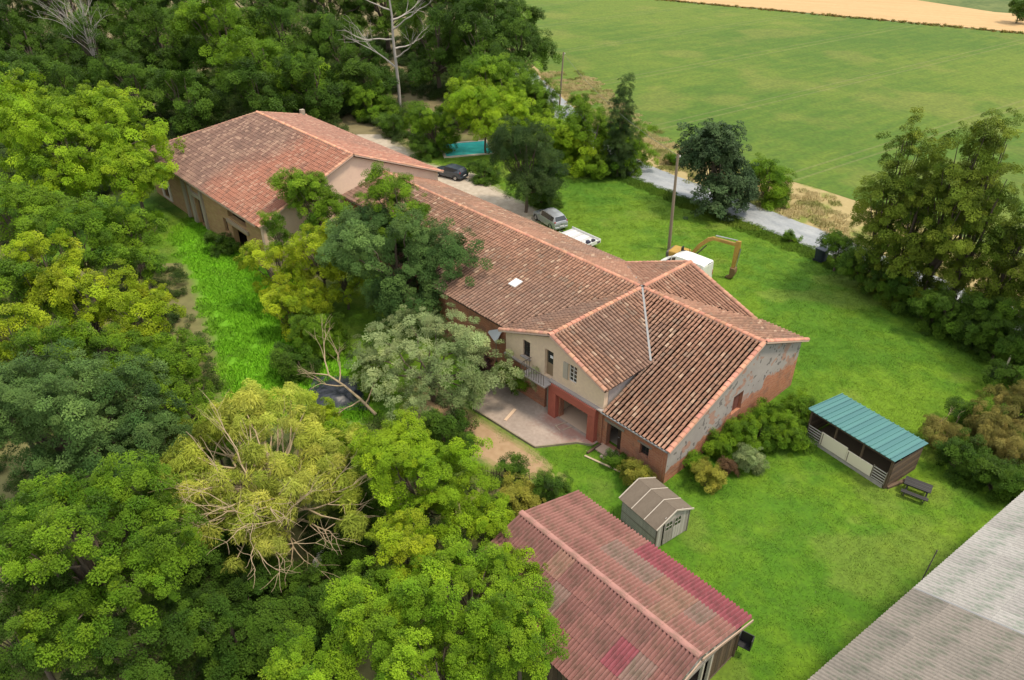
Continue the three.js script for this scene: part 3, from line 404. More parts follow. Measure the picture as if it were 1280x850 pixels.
{
  // garden shed: local x runs along the front from its left corner, local z away from the front
  const ux = 0.816, uz = -0.578, S = thing('garden_shed', 'small grey wooden garden shed with felt roof and double doors', 'shed', [7.92, 0, -28.67], Math.atan2(-uz, ux));
  const W = 2.56, D = 2.75, E = 1.8, RY = 2.42, R = rng(17);   // front faces local +z, body extends to -z
  const boards = []; let n = 0;
  for (let y = 0.06; y < E - 0.02; y += 0.145) for (const [x, turn] of [[0.0, 1], [W, 1]]) { const b = mesh('board', box(0.03, 0.135, D - 0.04, x, y + 0.07, -D / 2), weatheredWood[2 - (n++ % 5 === 0 ? 1 : 0)], S); b.rotation.z = 0; }
  for (let x = 0; x < W - 0.02; x += 0.16) for (const z of [0, -D]) { const xc = x + 0.08, top = E + (RY - E) * (1 - Math.abs(xc - W / 2) / (W / 2)) - 0.06; if (z === 0 && xc > 0.55 && xc < 1.95) continue; mesh('board', box(0.152, top - 0.05, 0.03, xc, top / 2 + 0.03, z), weatheredWood[n++ % 3], S); }
  { const top = RY - 0.25; mesh('gable_panel', box(1.4, top - 1.78, 0.03, 1.25, (top + 1.78) / 2, 0), weatheredWood[0], S); }
  for (const s of [0, 1]) { const d = mesh('door', box(0.66, 1.7, 0.035, 0.92 + s * 0.68, 0.92, 0.01), weatheredWood[s], S); mesh('window', box(0.46, 0.5, 0.02, 0.92 + s * 0.68, 1.4, 0.035), darkGlass, d); for (const q of [-0.24, 0, 0.24]) mesh('glazing_bar', box(0.025, 0.52, 0.025, 0.92 + s * 0.68 + q, 1.4, 0.05), weatheredWood[2], d); mesh('glazing_bar', box(0.48, 0.025, 0.025, 0.92 + s * 0.68, 1.4, 0.05), weatheredWood[2], d); for (const q of [-0.2, 0, 0.2]) mesh('plank', box(0.18, 0.95, 0.018, 0.92 + s * 0.68 + q, 0.6, 0.032), weatheredWood[(s + 1) % 3], d); }
  for (const x of [0.02, W - 0.02]) mesh('corner_post', box(0.07, E, 0.07, x, E / 2, 0.01), M(0.16, 0.14, 0.12, 0.9), S);
  const felt = MT(makeTex(256, 256, 2, 2, (x, y) => { const n2 = fbm(x * 3, y * 3, 3), m = fbm(x * 18, y * 18, 2); return mix3([0.11, 0.085, 0.062], [0.185, 0.148, 0.112], 0.6 * n2 + 0.4 * m); }), 0.95), batten = M(0.5, 0.44, 0.37, 0.9);
  const ang = Math.atan((RY - E) / (W / 2)), sl = Math.hypot(RY - E, W / 2) + 0.18;
  for (const s of [-1, 1]) for (let j = 0; j < 3; j++) { const p = mesh('roof_felt', box(sl, 0.03, (D + 0.3) / 3 - 0.004, 0, 0, 0), felt, S); p.position.set(W / 2 + s * Math.cos(ang) * sl / 2, RY - Math.sin(ang) * sl / 2 + 0.02 + j * 0.002, -D / 2 + ((j - 1) * (D + 0.3)) / 3); p.rotation.z = -s * ang; }
  for (const s of [-1, 1]) for (let j = 0; j < 4; j++) { const zz = 0.15 - j * (D + 0.3) / 3, y0 = RY + 0.05; mesh('batten', beam([W / 2, y0, zz - (j === 0 ? 0.02 : 0)], [W / 2 + s * Math.cos(ang) * sl, y0 - Math.sin(ang) * sl, zz - (j === 0 ? 0.02 : 0)], j % 3 ? 0.045 : 0.05, j % 3 ? 0.03 : 0.09), batten, S); }
  mesh('floor', box(W - 0.06, 0.06, D - 0.06, W / 2, 0.04, -D / 2), brownWood[0], S);
}
{
  // open animal shelter with a blue-green ribbed roof; local x along its front, local z toward the front
  const S = thing('field_shelter', 'open timber field shelter with ribbed blue green roof on the lawn', 'shelter', [21.2, 0, -35.95], Math.atan2(-0.83, 0.558));
  const W = 5.75, D = 3.2, FY = 2.3, BY = 2.02, ang = Math.atan((FY - BY) / D), n = 18, pw = (W + 0.4) / n;
  const teal = [M(0.075, 0.2, 0.2, 0.5), M(0.085, 0.22, 0.215, 0.5), M(0.07, 0.185, 0.19, 0.52)], dl = (D + 0.5);
  for (let i = 0; i < n; i++) { const x = -W / 2 - 0.2 + (i + 0.5) * pw; const p = mesh('roof_panel', merge([box(pw - 0.004, 0.02, dl, 0, 0, 0), box(0.055, 0.07, dl, -pw / 2 + 0.03, 0.04, 0)]), teal[(i * 7) % 3], S); p.position.set(x, (FY + BY) / 2 + 0.12, -D / 2 + 0.05); p.rotation.x = -ang * 1; }
  for (const x of [-W / 2, -W / 6, W / 6, W / 2]) { mesh('post', box(0.12, FY - 0.02, 0.12, x, FY / 2, 0), brownWood[0], S); mesh('post', box(0.12, BY - 0.02, 0.12, x, BY / 2, -D), brownWood[1], S); }
  mesh('eave_beam', box(W, 0.16, 0.08, 0, FY - 0.02, 0.1), brownWood[2], S);
  for (let j = 0; j < 9; j++) { mesh('board', box(W, 0.2, 0.03, 0, 0.15 + j * 0.21, -D - 0.08), brownWood[j % 3], S); for (const s of [-1, 1]) mesh('board', box(0.03, 0.2, D - 0.1, s * (W / 2 + 0.08), 0.15 + j * 0.21, -D / 2), brownWood[j % 3], S); }
  const cream = M(0.8, 0.71, 0.57, 0.6);
  for (const [x, w, h] of [[-0.85, 1.9, 1.0], [1.0, 1.78, 0.86]]) { const d = mesh('panel', rbox(w, h, 0.06, x, 0.3 + h / 2, 0.12, 0.02), cream, S); mesh('edge_strip', box(0.05, h - 0.1, 0.02, x - w / 2 + 0.12, 0.3 + h / 2, 0.16), M(0.25, 0.2, 0.16, 0.8), d); }
  mesh('floor', box(W - 0.1, 0.03, D - 0.05, 0, 0.02, -D / 2), M(0.16, 0.12, 0.08, 1), S);
  mesh('sill_board', box(W - 0.2, 0.26, 0.05, 0, 0.14, 0.1), weatheredWood[0], S);
  for (const [x, w] of [[-2.32, 0.98], [2.38, 0.86]]) { const g = mesh('gate', merge([box(0.05, 1.0, 0.04, x - w / 2, 0.8, 0.1), box(0.05, 1.0, 0.04, x + w / 2, 0.8, 0.1)]), greyWood, S); for (let j = 0; j < 5; j++) mesh('bar', box(w - 0.05, 0.055, 0.04, x, 0.38 + j * 0.2, 0.1), M(0.5, 0.47, 0.42, 0.7), g); }
  // picnic table next to it
  const T = thing('picnic_table', 'dark wooden picnic table with benches on the grass', 'table', [24.5, 0, -33.1], -0.62), dm = [M(0.034, 0.032, 0.031, 0.8), M(0.045, 0.042, 0.04, 0.8)];
  for (let i = 0; i < 5; i++) mesh('tabletop_plank', box(1.5, 0.045, 0.14, 0, 0.74, -0.3 + i * 0.15), dm[i % 2], T); for (const s of [-1, 1]) { for (const q of [-0.075, 0.075]) mesh('bench_plank', box(1.5, 0.045, 0.14, 0, 0.44, s * 0.68 + q), dm[0], T); for (const x of [-0.55, 0.55]) { mesh('leg', beam([x, 0.0, s * 0.6], [x, 0.72, s * 0.18], 0.05, 0.09), dm[1], T); } } for (const x of [-0.55, 0.55]) mesh('cross_beam', box(0.05, 0.09, 1.55, x + 0.052, 0.38, 0), dm[1], T);
  const pl = thing('timber_baulk', 'rough timber baulk lying beside the field shelter', 'timber', [23.75, 0, -33.9], 0.42); mesh('baulk', rbox(1.7, 0.18, 0.2, 0, 0.09, 0, 0.02), brownWood[1], pl);
}
{
  // big grey hangar at the corner: local x along its eave, local z up the slope
  const S = thing('hangar', 'big hangar with weathered grey corrugated sheet roof', 'hangar', [18.5, 0, -22.3], 0.623), EY = 4.5, k = 0.33, ang = Math.atan(k), w = 0.94, len = 1.62, R = rng(44);
  const sg = corrSheet(w + 0.06, len + 0.1, 5, 0.065, 8), oldG = [sheetMat(0.26, 0.23, 0.197), sheetMat(0.235, 0.21, 0.18), sheetMat(0.285, 0.25, 0.215)], newG = [sheetMat(0.41, 0.39, 0.36), sheetMat(0.38, 0.36, 0.335), sheetMat(0.44, 0.42, 0.39)];
  for (let i = -11; i < 13; i++) for (let j = 0; j < 7; j++) { const m = (i >= 0 ? newG : oldG)[Math.floor(R() * 3)], s = mesh('roof_sheet', sg, m, S), d = (j + 0.5) * len - 0.25; s.position.set((i + 0.5) * w, EY + d * Math.sin(ang) + j * 0.012 + (i & 1) * 0.007, d * Math.cos(ang)); s.rotation.x = -ang; }
  mesh('joint_strip', box(0.12, 0.03, 10.8, 0, EY + 1.8, 5.1), zincMat, S).rotation.x = 0; S.children[S.children.length - 1].geometry = beam([0, EY + 0.0, -0.2], [0, EY + 10.4 * k + 0.12, 10.4], 0.1, 0.03);
  const ry = EY + 10.6 * k; mesh('roof', beam([0.9, ry - 0.05, 10.7], [0.9, EY, 21.2], 22.4, 0.06), oldG[0], S);
  const wm = MT(plaster([0.42, 0.38, 0.34], 0.25, 61)); mesh('wall', box(22.0, EY - 0.1, 0.2, 0.9, (EY - 0.1) / 2, 0.35), wm, S); mesh('wall', box(22.0, EY - 0.1, 0.2, 0.9, (EY - 0.1) / 2, 20.9), wm, S);
  for (const x of [-10, 11.8]) { const wl = mesh('wall', wallGeo([[0.45, 0], [20.8, 0], [20.8, EY - 0.1], [10.6, ry - 0.25], [0.45, EY + 0.03]], [], 0.2), wm, S); wl.rotation.y = -Math.PI / 2; wl.position.x = x + 0.1; }
  const p = thing('metal_post', 'thin dark post standing at the hangar eave', 'post', [19.3, 0, -23.6]); mesh('shaft', limb([[0, 0, 0], [0.1, 2.6, 0], [0.32, 5.6, -0.1]], 0.035, 0.025, 8), M(0.06, 0.05, 0.045, 0.7), p); mesh('cap', new THREE.SphereGeometry(0.04, 8, 6).translate(0.32, 5.6, -0.1), M(0.06, 0.05, 0.045, 0.7), p);
}
// ---------- terrace and small things round the house ----------
{
  const inPx = (x, z) => { const dx = x - HX, dz = z - HZ, c = Math.cos(TURN), s = Math.sin(TURN); return [dx * c - dz * s, dx * s + dz * c]; };
  const pave = MT(makeTex(1024, 1024, 12, 12, (x, y) => { const n = fbm(x * 0.8, y * 0.8, 4), m = fbm(x * 6, y * 6, 3), k = 0.8 + 0.4 * n; let c = mix3([0.31 * k, 0.245 * k, 0.205 * k], [0.43 * k, 0.35 * k, 0.295 * k], m); const [a, b] = inPx(x - 4, y - 48), rd = sstep(11.2, 9.6, b + 1.4 * (n - 0.5) + (m - 0.5)) * sstep(-0.6, 0.4, a) * sstep(5.2, 4.2, a) * sstep(9.2, 9.5, b); return mix3(c, [0.4, 0.15, 0.11], rd * 0.6); }, false), 0.95);
  const t = struct('terrace', sheet(COURT, 0.075, -4, -48), pave, 'bare mortar terrace in front of the red garage');
  const edge = [COURT[0], COURT[1], COURT[2], COURT[3], COURT[4]];
  const kerbM = [MT(woodTex([0.34, 0.28, 0.2], 5)), MT(woodTex([0.28, 0.23, 0.17], 15))];
  const K = thing('terrace_edging', 'pale timber edging boards along the terrace rim', 'edging', [0, 0, 0]);
  for (let i = 0; i < edge.length - 1; i++) { const [x0, z0] = edge[i], [x1, z1] = edge[i + 1], n = Math.max(1, Math.round(Math.hypot(x1 - x0, z1 - z0) / 1.45)); for (let k = 0; k < n; k++) { const a = k / n, b = (k + 0.985) / n; mesh('board', beam([x0 + (x1 - x0) * a, 0.06, z0 + (z1 - z0) * a], [x0 + (x1 - x0) * b, 0.06, z0 + (z1 - z0) * b], 0.08, 0.19), kerbM[k % 2], K); } }
  const P = thing('plank', 'pale loose plank lying flat on the terrace', 'plank', [-0.13, 0.08, -40.66], 1.07); mesh('board', rbox(1.45, 0.05, 0.22, 0, 0.03, 0, 0.01), M(0.62, 0.45, 0.32, 0.9), P);
  const P2 = thing('plank', 'thin short lath lying on the terrace corner', 'plank', [-2.0, 0.08, -41.9], 0.3); mesh('board', rbox(0.7, 0.03, 0.07, 0, 0.02, 0, 0.005), M(0.5, 0.42, 0.33, 0.9), P2);
  const F = thing('timber_pallet', 'small broken pale timber pallet lying before the garage', 'pallet', [3.5, 0.08, -39.4], 0.5); for (const [w, d, x, z] of [[0.95, 0.06, 0, -0.3], [0.7, 0.06, 0.1, 0.3], [0.06, 0.54, -0.44, 0]]) mesh('batten', box(w, 0.05, d, x, 0.03, z), M(0.5, 0.38, 0.28, 0.9), F);
  const Q = thing('plank', 'long pale plank lying across the lawn by the brick wing', 'plank', [5.75, 0, -35.75], -0.62); mesh('board', rbox(2.6, 0.05, 0.14, 0, 0.06, 0, 0.01), M(0.45, 0.37, 0.25, 0.9), Q);
  const bm = thing('timber_beam', 'dark timber baulk lying at the portal foot', 'timber', [5.35, 0, -37.15], 0.75); mesh('beam', rbox(1.3, 0.14, 0.14, 0, 0.1, 0, 0.02), brownWood[0], bm);
  const R = rng(8), rub = new THREE.IcosahedronGeometry(0.16, 0);
  for (let i = 0; i < 9; i++) { const s = mesh(numbered('rubble_stone'), rub, stoneMat, scene); s.position.set(5.7 + R() * 1.6, 0.07, -36.9 + R() * 1.1); s.scale.set(0.6 + R() * 0.8, 0.5 + R() * 0.4, 0.6 + R() * 0.7); s.rotation.set(R(), R() * 6, R()); tag(s, 'lump of pale rubble lying by the brick wing doorway', 'stone', 'rubble by the doorway'); }
  // wattle fence along the dirt bank
  const W = thing('picket_fence', 'low dark fence of rough sticks below the dirt bank', 'fence', [0, 0, 0]), fp = [[-2.2, -34.6], [-0.6, -33.9], [1.3, -33.6]];
  for (let i = 0; i < 2; i++) for (let k = 0; k < 9; k++) { const t2 = k / 9, x = fp[i][0] + (fp[i + 1][0] - fp[i][0]) * t2, z = fp[i][1] + (fp[i + 1][1] - fp[i][1]) * t2; mesh('stick', limb([[x, 0, z], [x + (R() - 0.5) * 0.1, 0.9 + R() * 0.3, z + (R() - 0.5) * 0.1]], 0.035, 0.02, 5), brownWood[k % 3], W); }
  for (const y of [0.35, 0.75]) for (let i = 0; i < 2; i++) mesh('rail', limb([[fp[i][0], y, fp[i][1]], [fp[i + 1][0], y, fp[i + 1][1]]], 0.025, 0.025, 5), brownWood[1], W);
  // black tarpaulin over a heap by the willow branches
  const tp = new THREE.PlaneGeometry(4.6, 4.2, 40, 36); tp.rotateX(-Math.PI / 2); { const p = tp.attributes.position; for (let i = 0; i < p.count; i++) { const x = p.getX(i), z = p.getZ(i), e = sstep(2.2, 0.9, Math.hypot(x, z * 1.05)); p.setY(i, 0.03 + e * (0.1 + 0.6 * fbm(x * 1.1 + 4, z * 1.1, 3)) + 0.3 * Math.abs(fbm(x * 2.4, z * 2.4, 3) - 0.5)); } tp.computeVertexNormals(); }
  const tarp = mesh(numbered('tarpaulin'), tp, M(0.03, 0.034, 0.045, 0.42), scene); { const [tx, tz] = [-12.43, -43.24]; tarp.position.set(tx, 0.01, tz); } tag(tarp, 'black tarpaulin spread over a heap among the branches', 'tarpaulin');
  for (const [x, z, y, a] of [[-10.42, -28.33, 0, 0.4], [-9.96, -28.91, 0, 1.1], [-10.59, -27.66, 0, 2.0]]) { const b = thing('rubble_sack', 'dirty white sack dumped under the yellow willow', 'sack', [x, 0, z], a, 'sacks under the willow'); const g = new THREE.SphereGeometry(0.32, 14, 10); const p = g.attributes.position; for (let i = 0; i < p.count; i++) { const k = 0.85 + 0.35 * fbm(p.getX(i) * 3 + a, p.getZ(i) * 3 + p.getY(i), 2); p.setXYZ(i, p.getX(i) * k * 1.3, p.getY(i) * k * 0.6 + 0.17, p.getZ(i) * k); } g.computeVertexNormals(); mesh('sack_body', g, M(0.55, 0.52, 0.48, 0.9), b); mesh('tied_neck', new THREE.ConeGeometry(0.08, 0.18, 7).translate(0.06, 0.42, 0), M(0.5, 0.47, 0.43, 0.9), b); }
  // white parasol-like panel beside the house front
  const Y = thing('white_panel', 'tilted white board propped against the farmhouse front corner', 'board', [-1.3, 0, -46.2], -0.5); mesh('board', beam([-0.1, 3.0, 0.2], [0.35, 4.15, -0.35], 1.5, 0.05), M(0.68, 0.7, 0.76, 0.5), Y); mesh('prop', limb([[0.1, 0, -0.1], [0.12, 3.55, -0.08]], 0.04, 0.04, 6), greyWood, Y);
}

// ---------- vehicles ----------
const tyreM = M(0.018, 0.018, 0.019, 0.85), rimM = M(0.45, 0.46, 0.48, 0.35, { metalness: 0.7 }), blackM = M(0.02, 0.02, 0.022, 0.6), lampRed = M(0.35, 0.02, 0.02, 0.25), lampClear = M(0.75, 0.77, 0.8, 0.15);
const paint = (r, g, b, metal = 0) => new THREE.MeshPhysicalMaterial({ color: L(r, g, b), roughness: 0.38, metalness: metal, clearcoat: 0.8, clearcoatRoughness: 0.08, side: THREE.DoubleSide });
function wheel(parent, x, z, r, w = 0.2) {
  const t = mesh('wheel', new THREE.TorusGeometry(r * 0.78, r * 0.24, 8, 22).scale(1, 1, w / (r * 0.48)), tyreM, parent); t.position.set(x, r, z);
  const g = new THREE.CylinderGeometry(r * 0.66, r * 0.66, w * 0.8, 18); g.rotateX(Math.PI / 2); mesh('rim', g, rimM, t); return t;
}
// stations: [x, y0, ws, hb, wb, hr, wr]
function lofted(st) {
  const pos = [], idx = [], n = 11;
  for (const [x, y0, ws, hb, wb, hr, wr] of st) {
    const half = [[ws * 0.86, y0], [ws, y0 + 0.12], [ws * 1.01, (y0 + hb) / 2 + 0.05], [wb, hb], [wr, hr - 0.03]], crown = hr + 0.03;
    const row = [...half.map(p => [p[0], p[1]]), [0, crown], ...half.slice().reverse().map(p => [-p[0], p[1]])]; for (const [z, y] of row) pos.push(x, y, z);
  }
  for (let i = 0; i < st.length - 1; i++) for (let k = 0; k < n - 1; k++) { const a = i * n + k, b = a + 1, c = a + n, d = c + 1; idx.push(a, c, b, b, c, d); }
  for (const i of [0, st.length - 1]) { const b = i * n; for (let k = 1; k < n - 1; k++) idx.push(b, b + k, b + k + 1); for (let k = 0; k < 1; k++) idx.push(b, b + n - 1, b + 5); }
  const g = new THREE.BufferGeometry(); g.setAttribute('position', new THREE.Float32BufferAttribute(pos, 3)); g.setIndex(idx); const q = g.toNonIndexed(); q.computeVertexNormals(); return q;
}
function quadGeo(a, b, c, d) { const g = new THREE.BufferGeometry(); g.setAttribute('position', new THREE.Float32BufferAttribute([...a, ...b, ...c, ...a, ...c, ...d], 3)); g.computeVertexNormals(); return g; }
function sideGlass(body, st, i, j, pad = 0.07) {
  for (const s of [-1, 1]) { const A = st[i], B = st[j], q = (S, t, dx) => [S[0] + dx, S[3] + (S[5] - S[3]) * t, s * (S[4] + (S[6] - S[4]) * t + 0.014)]; mesh('side_window', quadGeo(q(A, 0.1, -pad), q(B, 0.1, pad), q(B, 0.86, pad), q(A, 0.86, -pad)), darkGlass, body); }
}
function endGlass(body, name, A, B, off) {   // between a low station A and a roof station B
  const q = (t, s, k) => [A[0] + (B[0] - A[0]) * t + off * 0.02, A[5] + (B[5] - A[5]) * t + 0.045, s * (A[4] * (1 - t) + B[6] * t) * k];
  mesh(name, quadGeo(q(0.1, -1, 0.86), q(0.1, 1, 0.86), q(0.9, 1, 0.88), q(0.9, -1, 0.88)), darkGlass, body);
}
function makeCar(name, label, x, z, turn, mat, len, wid, hgt) {
  const C = thing(name, label, 'car', [x, 0, z], turn, undefined), h = len / 2, w = wid / 2;
  const st = [[h, 0.3, w * 0.72, 0.62, w * 0.7, 0.66, w * 0.6], [h - 0.18, 0.22, w * 0.92, 0.74, w * 0.88, 0.8, w * 0.74], [h - 0.75, 0.2, w, 0.86, w * 0.97, 0.95, w * 0.8], [h - 1.15, 0.2, w, 0.92, w * 0.98, 1.02, w * 0.84], [h - 1.85, 0.2, w, 0.95, w * 0.98, hgt - 0.06, w * 0.74], [h - 2.4, 0.2, w, 0.97, w * 0.98, hgt, w * 0.74], [-h + 1.0, 0.2, w, 0.98, w * 0.98, hgt - 0.03, w * 0.73], [-h + 0.42, 0.22, w * 0.99, 1.0, w * 0.96, hgt - 0.1, w * 0.7], [-h + 0.06, 0.26, w * 0.94, 1.0, w * 0.9, 1.05, w * 0.84], [-h, 0.32, w * 0.9, 0.8, w * 0.86, 0.86, w * 0.8]];
  const body = mesh('body', lofted(st), mat, C);
  sideGlass(C, st, 4, 5, -0.02); sideGlass(C, st, 5, 6, 0); sideGlass(C, st, 6, 7, 0.03);
  endGlass(C, 'windscreen', st[3], st[4], 1); endGlass(C, 'rear_window', st[8], st[7], -1);
  for (const s of [-1, 1]) {
    wheel(C, h - 0.82, s * (w - 0.08), 0.32); wheel(C, -h + 0.78, s * (w - 0.08), 0.32); const ar = new THREE.TorusGeometry(0.36, 0.045, 6, 14, Math.PI); for (const xx of [h - 0.82, -h + 0.78]) mesh('wheel_arch', ar, blackM, C).position.set(xx, 0.33, s * (w + 0.0));
    mesh('headlight', rbox(0.22, 0.14, 0.32, h - 0.2, 0.66, s * w * 0.68, 0.05), lampClear, C); mesh('tail_light', rbox(0.1, 0.34, 0.16, -h + 0.1, 0.95, s * w * 0.82, 0.03), lampRed, C); mesh('mirror', rbox(0.12, 0.12, 0.2, h - 1.42, 1.0, s * (w + 0.08), 0.03), mat, C);
  }
  mesh('bumper', rbox(0.16, 0.22, wid * 0.86, -h + 0.02, 0.42, 0, 0.05), mat, C); mesh('number_plate', box(0.02, 0.11, 0.5, -h - 0.07, 0.62, 0), whiteMat, C); mesh('grille', box(0.04, 0.16, wid * 0.5, h - 0.02, 0.45, 0), blackM, C);
  return C;
}
makeCar('parked_car', 'dark blue grey hatchback parked at the barn corner', -7.5, -87.3, Math.PI - 0.585, paint(0.05, 0.065, 0.09, 0.4), 4.25, 1.75, 1.5);
makeCar('parked_car', 'silver grey people carrier parked behind the farmhouse roof', 4.0, -73.3, Math.PI - 1.05, paint(0.42, 0.44, 0.47, 0.5), 4.5, 1.78, 1.62);
{
  // white flatbed with a slatted deck just behind the silver car
  const T = thing('flatbed_trailer', 'low white flatbed with ribbed deck behind the silver car', 'trailer', [6.75, 0, -68.35], -0.86), wm = paint(0.7, 0.7, 0.68);
  mesh('chassis', box(3.9, 0.14, 1.5, 0, 0.55, 0), blackM, T); for (let i = 0; i < 9; i++) mesh('deck_board', box(0.41, 0.05, 1.84, -1.76 + i * 0.44, 0.68 + (i % 2) * 0.02, 0), i % 3 === 0 ? M(0.5, 0.5, 0.5, 0.6) : wm, T);
  for (const s of [-1, 1]) { mesh('side_panel', box(4.0, 0.3, 0.05, 0, 0.78, s * 0.95), wm, T); wheel(T, -0.3, s * 0.84, 0.3); wheel(T, 0.45, s * 0.84, 0.3); mesh('tail_light', box(0.06, 0.14, 0.34, 2.06, 0.72, s * 0.62), M(0.04, 0.02, 0.03, 0.3), T); }
  mesh('tailgate', box(0.05, 0.36, 1.9, 2.01, 0.74, 0), wm, T); mesh('tool_box', rbox(0.4, 0.28, 0.34, 1.55, 0.85, 0.35, 0.03), M(0.03, 0.03, 0.06, 0.5), T); mesh('tool_box', rbox(0.34, 0.25, 0.3, 1.62, 0.84, -0.3, 0.03), M(0.03, 0.03, 0.04, 0.5), T); mesh('drawbar', box(1.0, 0.1, 0.1, -2.4, 0.5, 0), blackM, T);
}
{
  // white panel van, rear toward the right wing
  const V = thing('panel_van', 'white panel van parked behind the farmhouse rear gable', 'van', [15.8, 0, -61.2], Math.PI - 0.79), w = 0.96, h = 2.45;
  const st = [[2.45, 0.35, w * 0.8, 0.85, w * 0.76, 0.9, w * 0.66], [2.25, 0.28, w * 0.96, 1.05, w * 0.92, 1.12, w * 0.8], [1.75, 0.25, w, 1.2, w * 0.98, 1.32, w * 0.86], [0.95, 0.25, w, 1.28, w * 0.99, 2.08, w * 0.8], [0.45, 0.25, w, 1.3, w, 2.28, w * 0.84], [-0.2, 0.25, w, 1.3, w, 2.32, w * 0.86], [-2.3, 0.25, w, 1.3, w, 2.3, w * 0.86], [-2.42, 0.3, w * 0.97, 1.3, w * 0.96, 2.22, w * 0.84]];
  const pm = paint(0.82, 0.82, 0.8); mesh('body', lofted(st), pm, V); sideGlass(V, st, 3, 4, 0.06); endGlass(V, 'windscreen', st[2], st[3], 1);
  for (const s of [-1, 1]) { mesh('side_window', quadGeo([1.6, 1.32, s * 0.955], [0.98, 1.36, s * 0.965], [0.98, 1.96, s * 0.83], [1.2, 1.72, s * 0.87]), darkGlass, V); wheel(V, 1.6, s * (w - 0.09), 0.34); wheel(V, -1.45, s * (w - 0.09), 0.34); mesh('tail_light', rbox(0.06, 0.5, 0.12, -2.42, 1.1, s * 0.86, 0.02), lampRed, V); mesh('headlight', rbox(0.2, 0.25, 0.25, 2.3, 0.85, s * 0.7, 0.05), lampClear, V); mesh('mirror', rbox(0.1, 0.3, 0.2, 1.3, 1.45, s * 1.1, 0.03), blackM, V); mesh('rear_door', box(0.02, 1.65, 0.8, -2.43, 1.25, s * 0.41), pm, V); }
  mesh('bumper', rbox(0.16, 0.25, 1.8, -2.44, 0.4, 0, 0.04), blackM, V); mesh('high_brake_light', box(0.03, 0.05, 0.7, -2.42, 2.2, 0.3), blackM, V);
}
{
  // tracked excavator behind the van, boom reaching over to the grass: local x along the boom
  const bx = 16.35, bz = -63.7, tx = 20.3, tz = -60.85, E = thing('excavator', 'yellow tracked excavator with its bucket set down on the lawn', 'excavator', [bx, 0, bz], Math.atan2(-(tz - bz), tx - bx)), Lr = Math.hypot(tx - bx, tz - bz);
  const ym = MT(plaster([0.38, 0.235, 0.045], 0.45, 71), 0.6), dk = M(0.09, 0.06, 0.03, 0.7);
  const plate = (pts, t) => { const s = new THREE.Shape(pts.map(p => new THREE.Vector2(p[0], p[1]))); const g = new THREE.ExtrudeGeometry(s, { depth: t, bevelEnabled: true, bevelSize: 0.02, bevelThickness: 0.02, bevelSegments: 1 }); g.translate(0, 0, -t / 2); return g; };
  for (const s of [-1, 1]) { const tr = mesh('track', rbox(2.3, 0.55, 0.4, -0.2, 0.29, s * 0.75, 0.24), blackM, E); for (let i = 0; i < 5; i++) { const g = new THREE.CylinderGeometry(0.15, 0.15, 0.44, 12); g.rotateX(Math.PI / 2); mesh('roller', g, dk, tr).position.set(-1.0 + i * 0.4, 0.22, s * 0.75); } }
  mesh('undercarriage', box(1.5, 0.25, 1.2, -0.2, 0.5, 0), dk, E); const hs = mesh('engine_house', rbox(1.7, 0.75, 1.6, -0.55, 1.05, 0, 0.14), ym, E); mesh('counterweight', rbox(0.4, 0.6, 1.6, -1.42, 1.0, 0, 0.12), M(0.1, 0.09, 0.08, 0.6), hs);
  { const st = mesh('seat', rbox(0.5, 0.14, 0.5, 0.1, 1.5, 0.35, 0.05), blackM, E); mesh('seat_back', rbox(0.12, 0.5, 0.48, -0.16, 1.76, 0.35, 0.05), blackM, st); for (const z of [0.1, 0.6]) mesh('lever', limb([[0.5, 1.4, z], [0.42, 1.85, z]], 0.02, 0.02, 6), blackM, E); }
  const q = Lr;
  mesh('boom', plate([[0.35, 1.05], [0.62, 0.95], [1.5, 2.35], [2.15, 3.05], [2.6, 3.3], [q + 0.02, 3.28], [q + 0.02, 3.52], [2.5, 3.56], [1.98, 3.34], [1.2, 2.5]], 0.2), ym, E);
  mesh('boom_ram', limb([[0.75, 0.95, 0], [1.95, 2.55, 0]], 0.07, 0.06, 8), M(0.12, 0.1, 0.08, 0.4), E);
  mesh('arm', plate([[q - 0.22, 3.75], [q + 0.18, 3.8], [q + 0.2, 3.2], [q - 0.02, 1.05], [q - 0.24, 1.05], [q - 0.25, 2.6]], 0.22), ym, E);
  mesh('arm_ram', limb([[2.7, 3.75, 0], [q - 0.1, 3.82, 0]], 0.06, 0.05, 8), rimM, E); mesh('bucket_ram', limb([[q + 0.28, 3.1, 0], [q + 0.14, 1.3, 0]], 0.055, 0.045, 8), rimM, E);
  const bk = mesh('bucket', plate([[q - 0.3, 1.15], [q + 0.15, 1.1], [q + 0.2, 0.75], [q + 0.05, 0.25], [q - 0.3, 0.06], [q - 0.55, 0.12], [q - 0.25, 0.45]], 0.6), M(0.16, 0.1, 0.04, 0.8), E); for (const s of [-0.24, -0.08, 0.08, 0.24]) mesh('tooth', box(0.16, 0.05, 0.06, q - 0.58, 0.09, s), dk, bk);
}
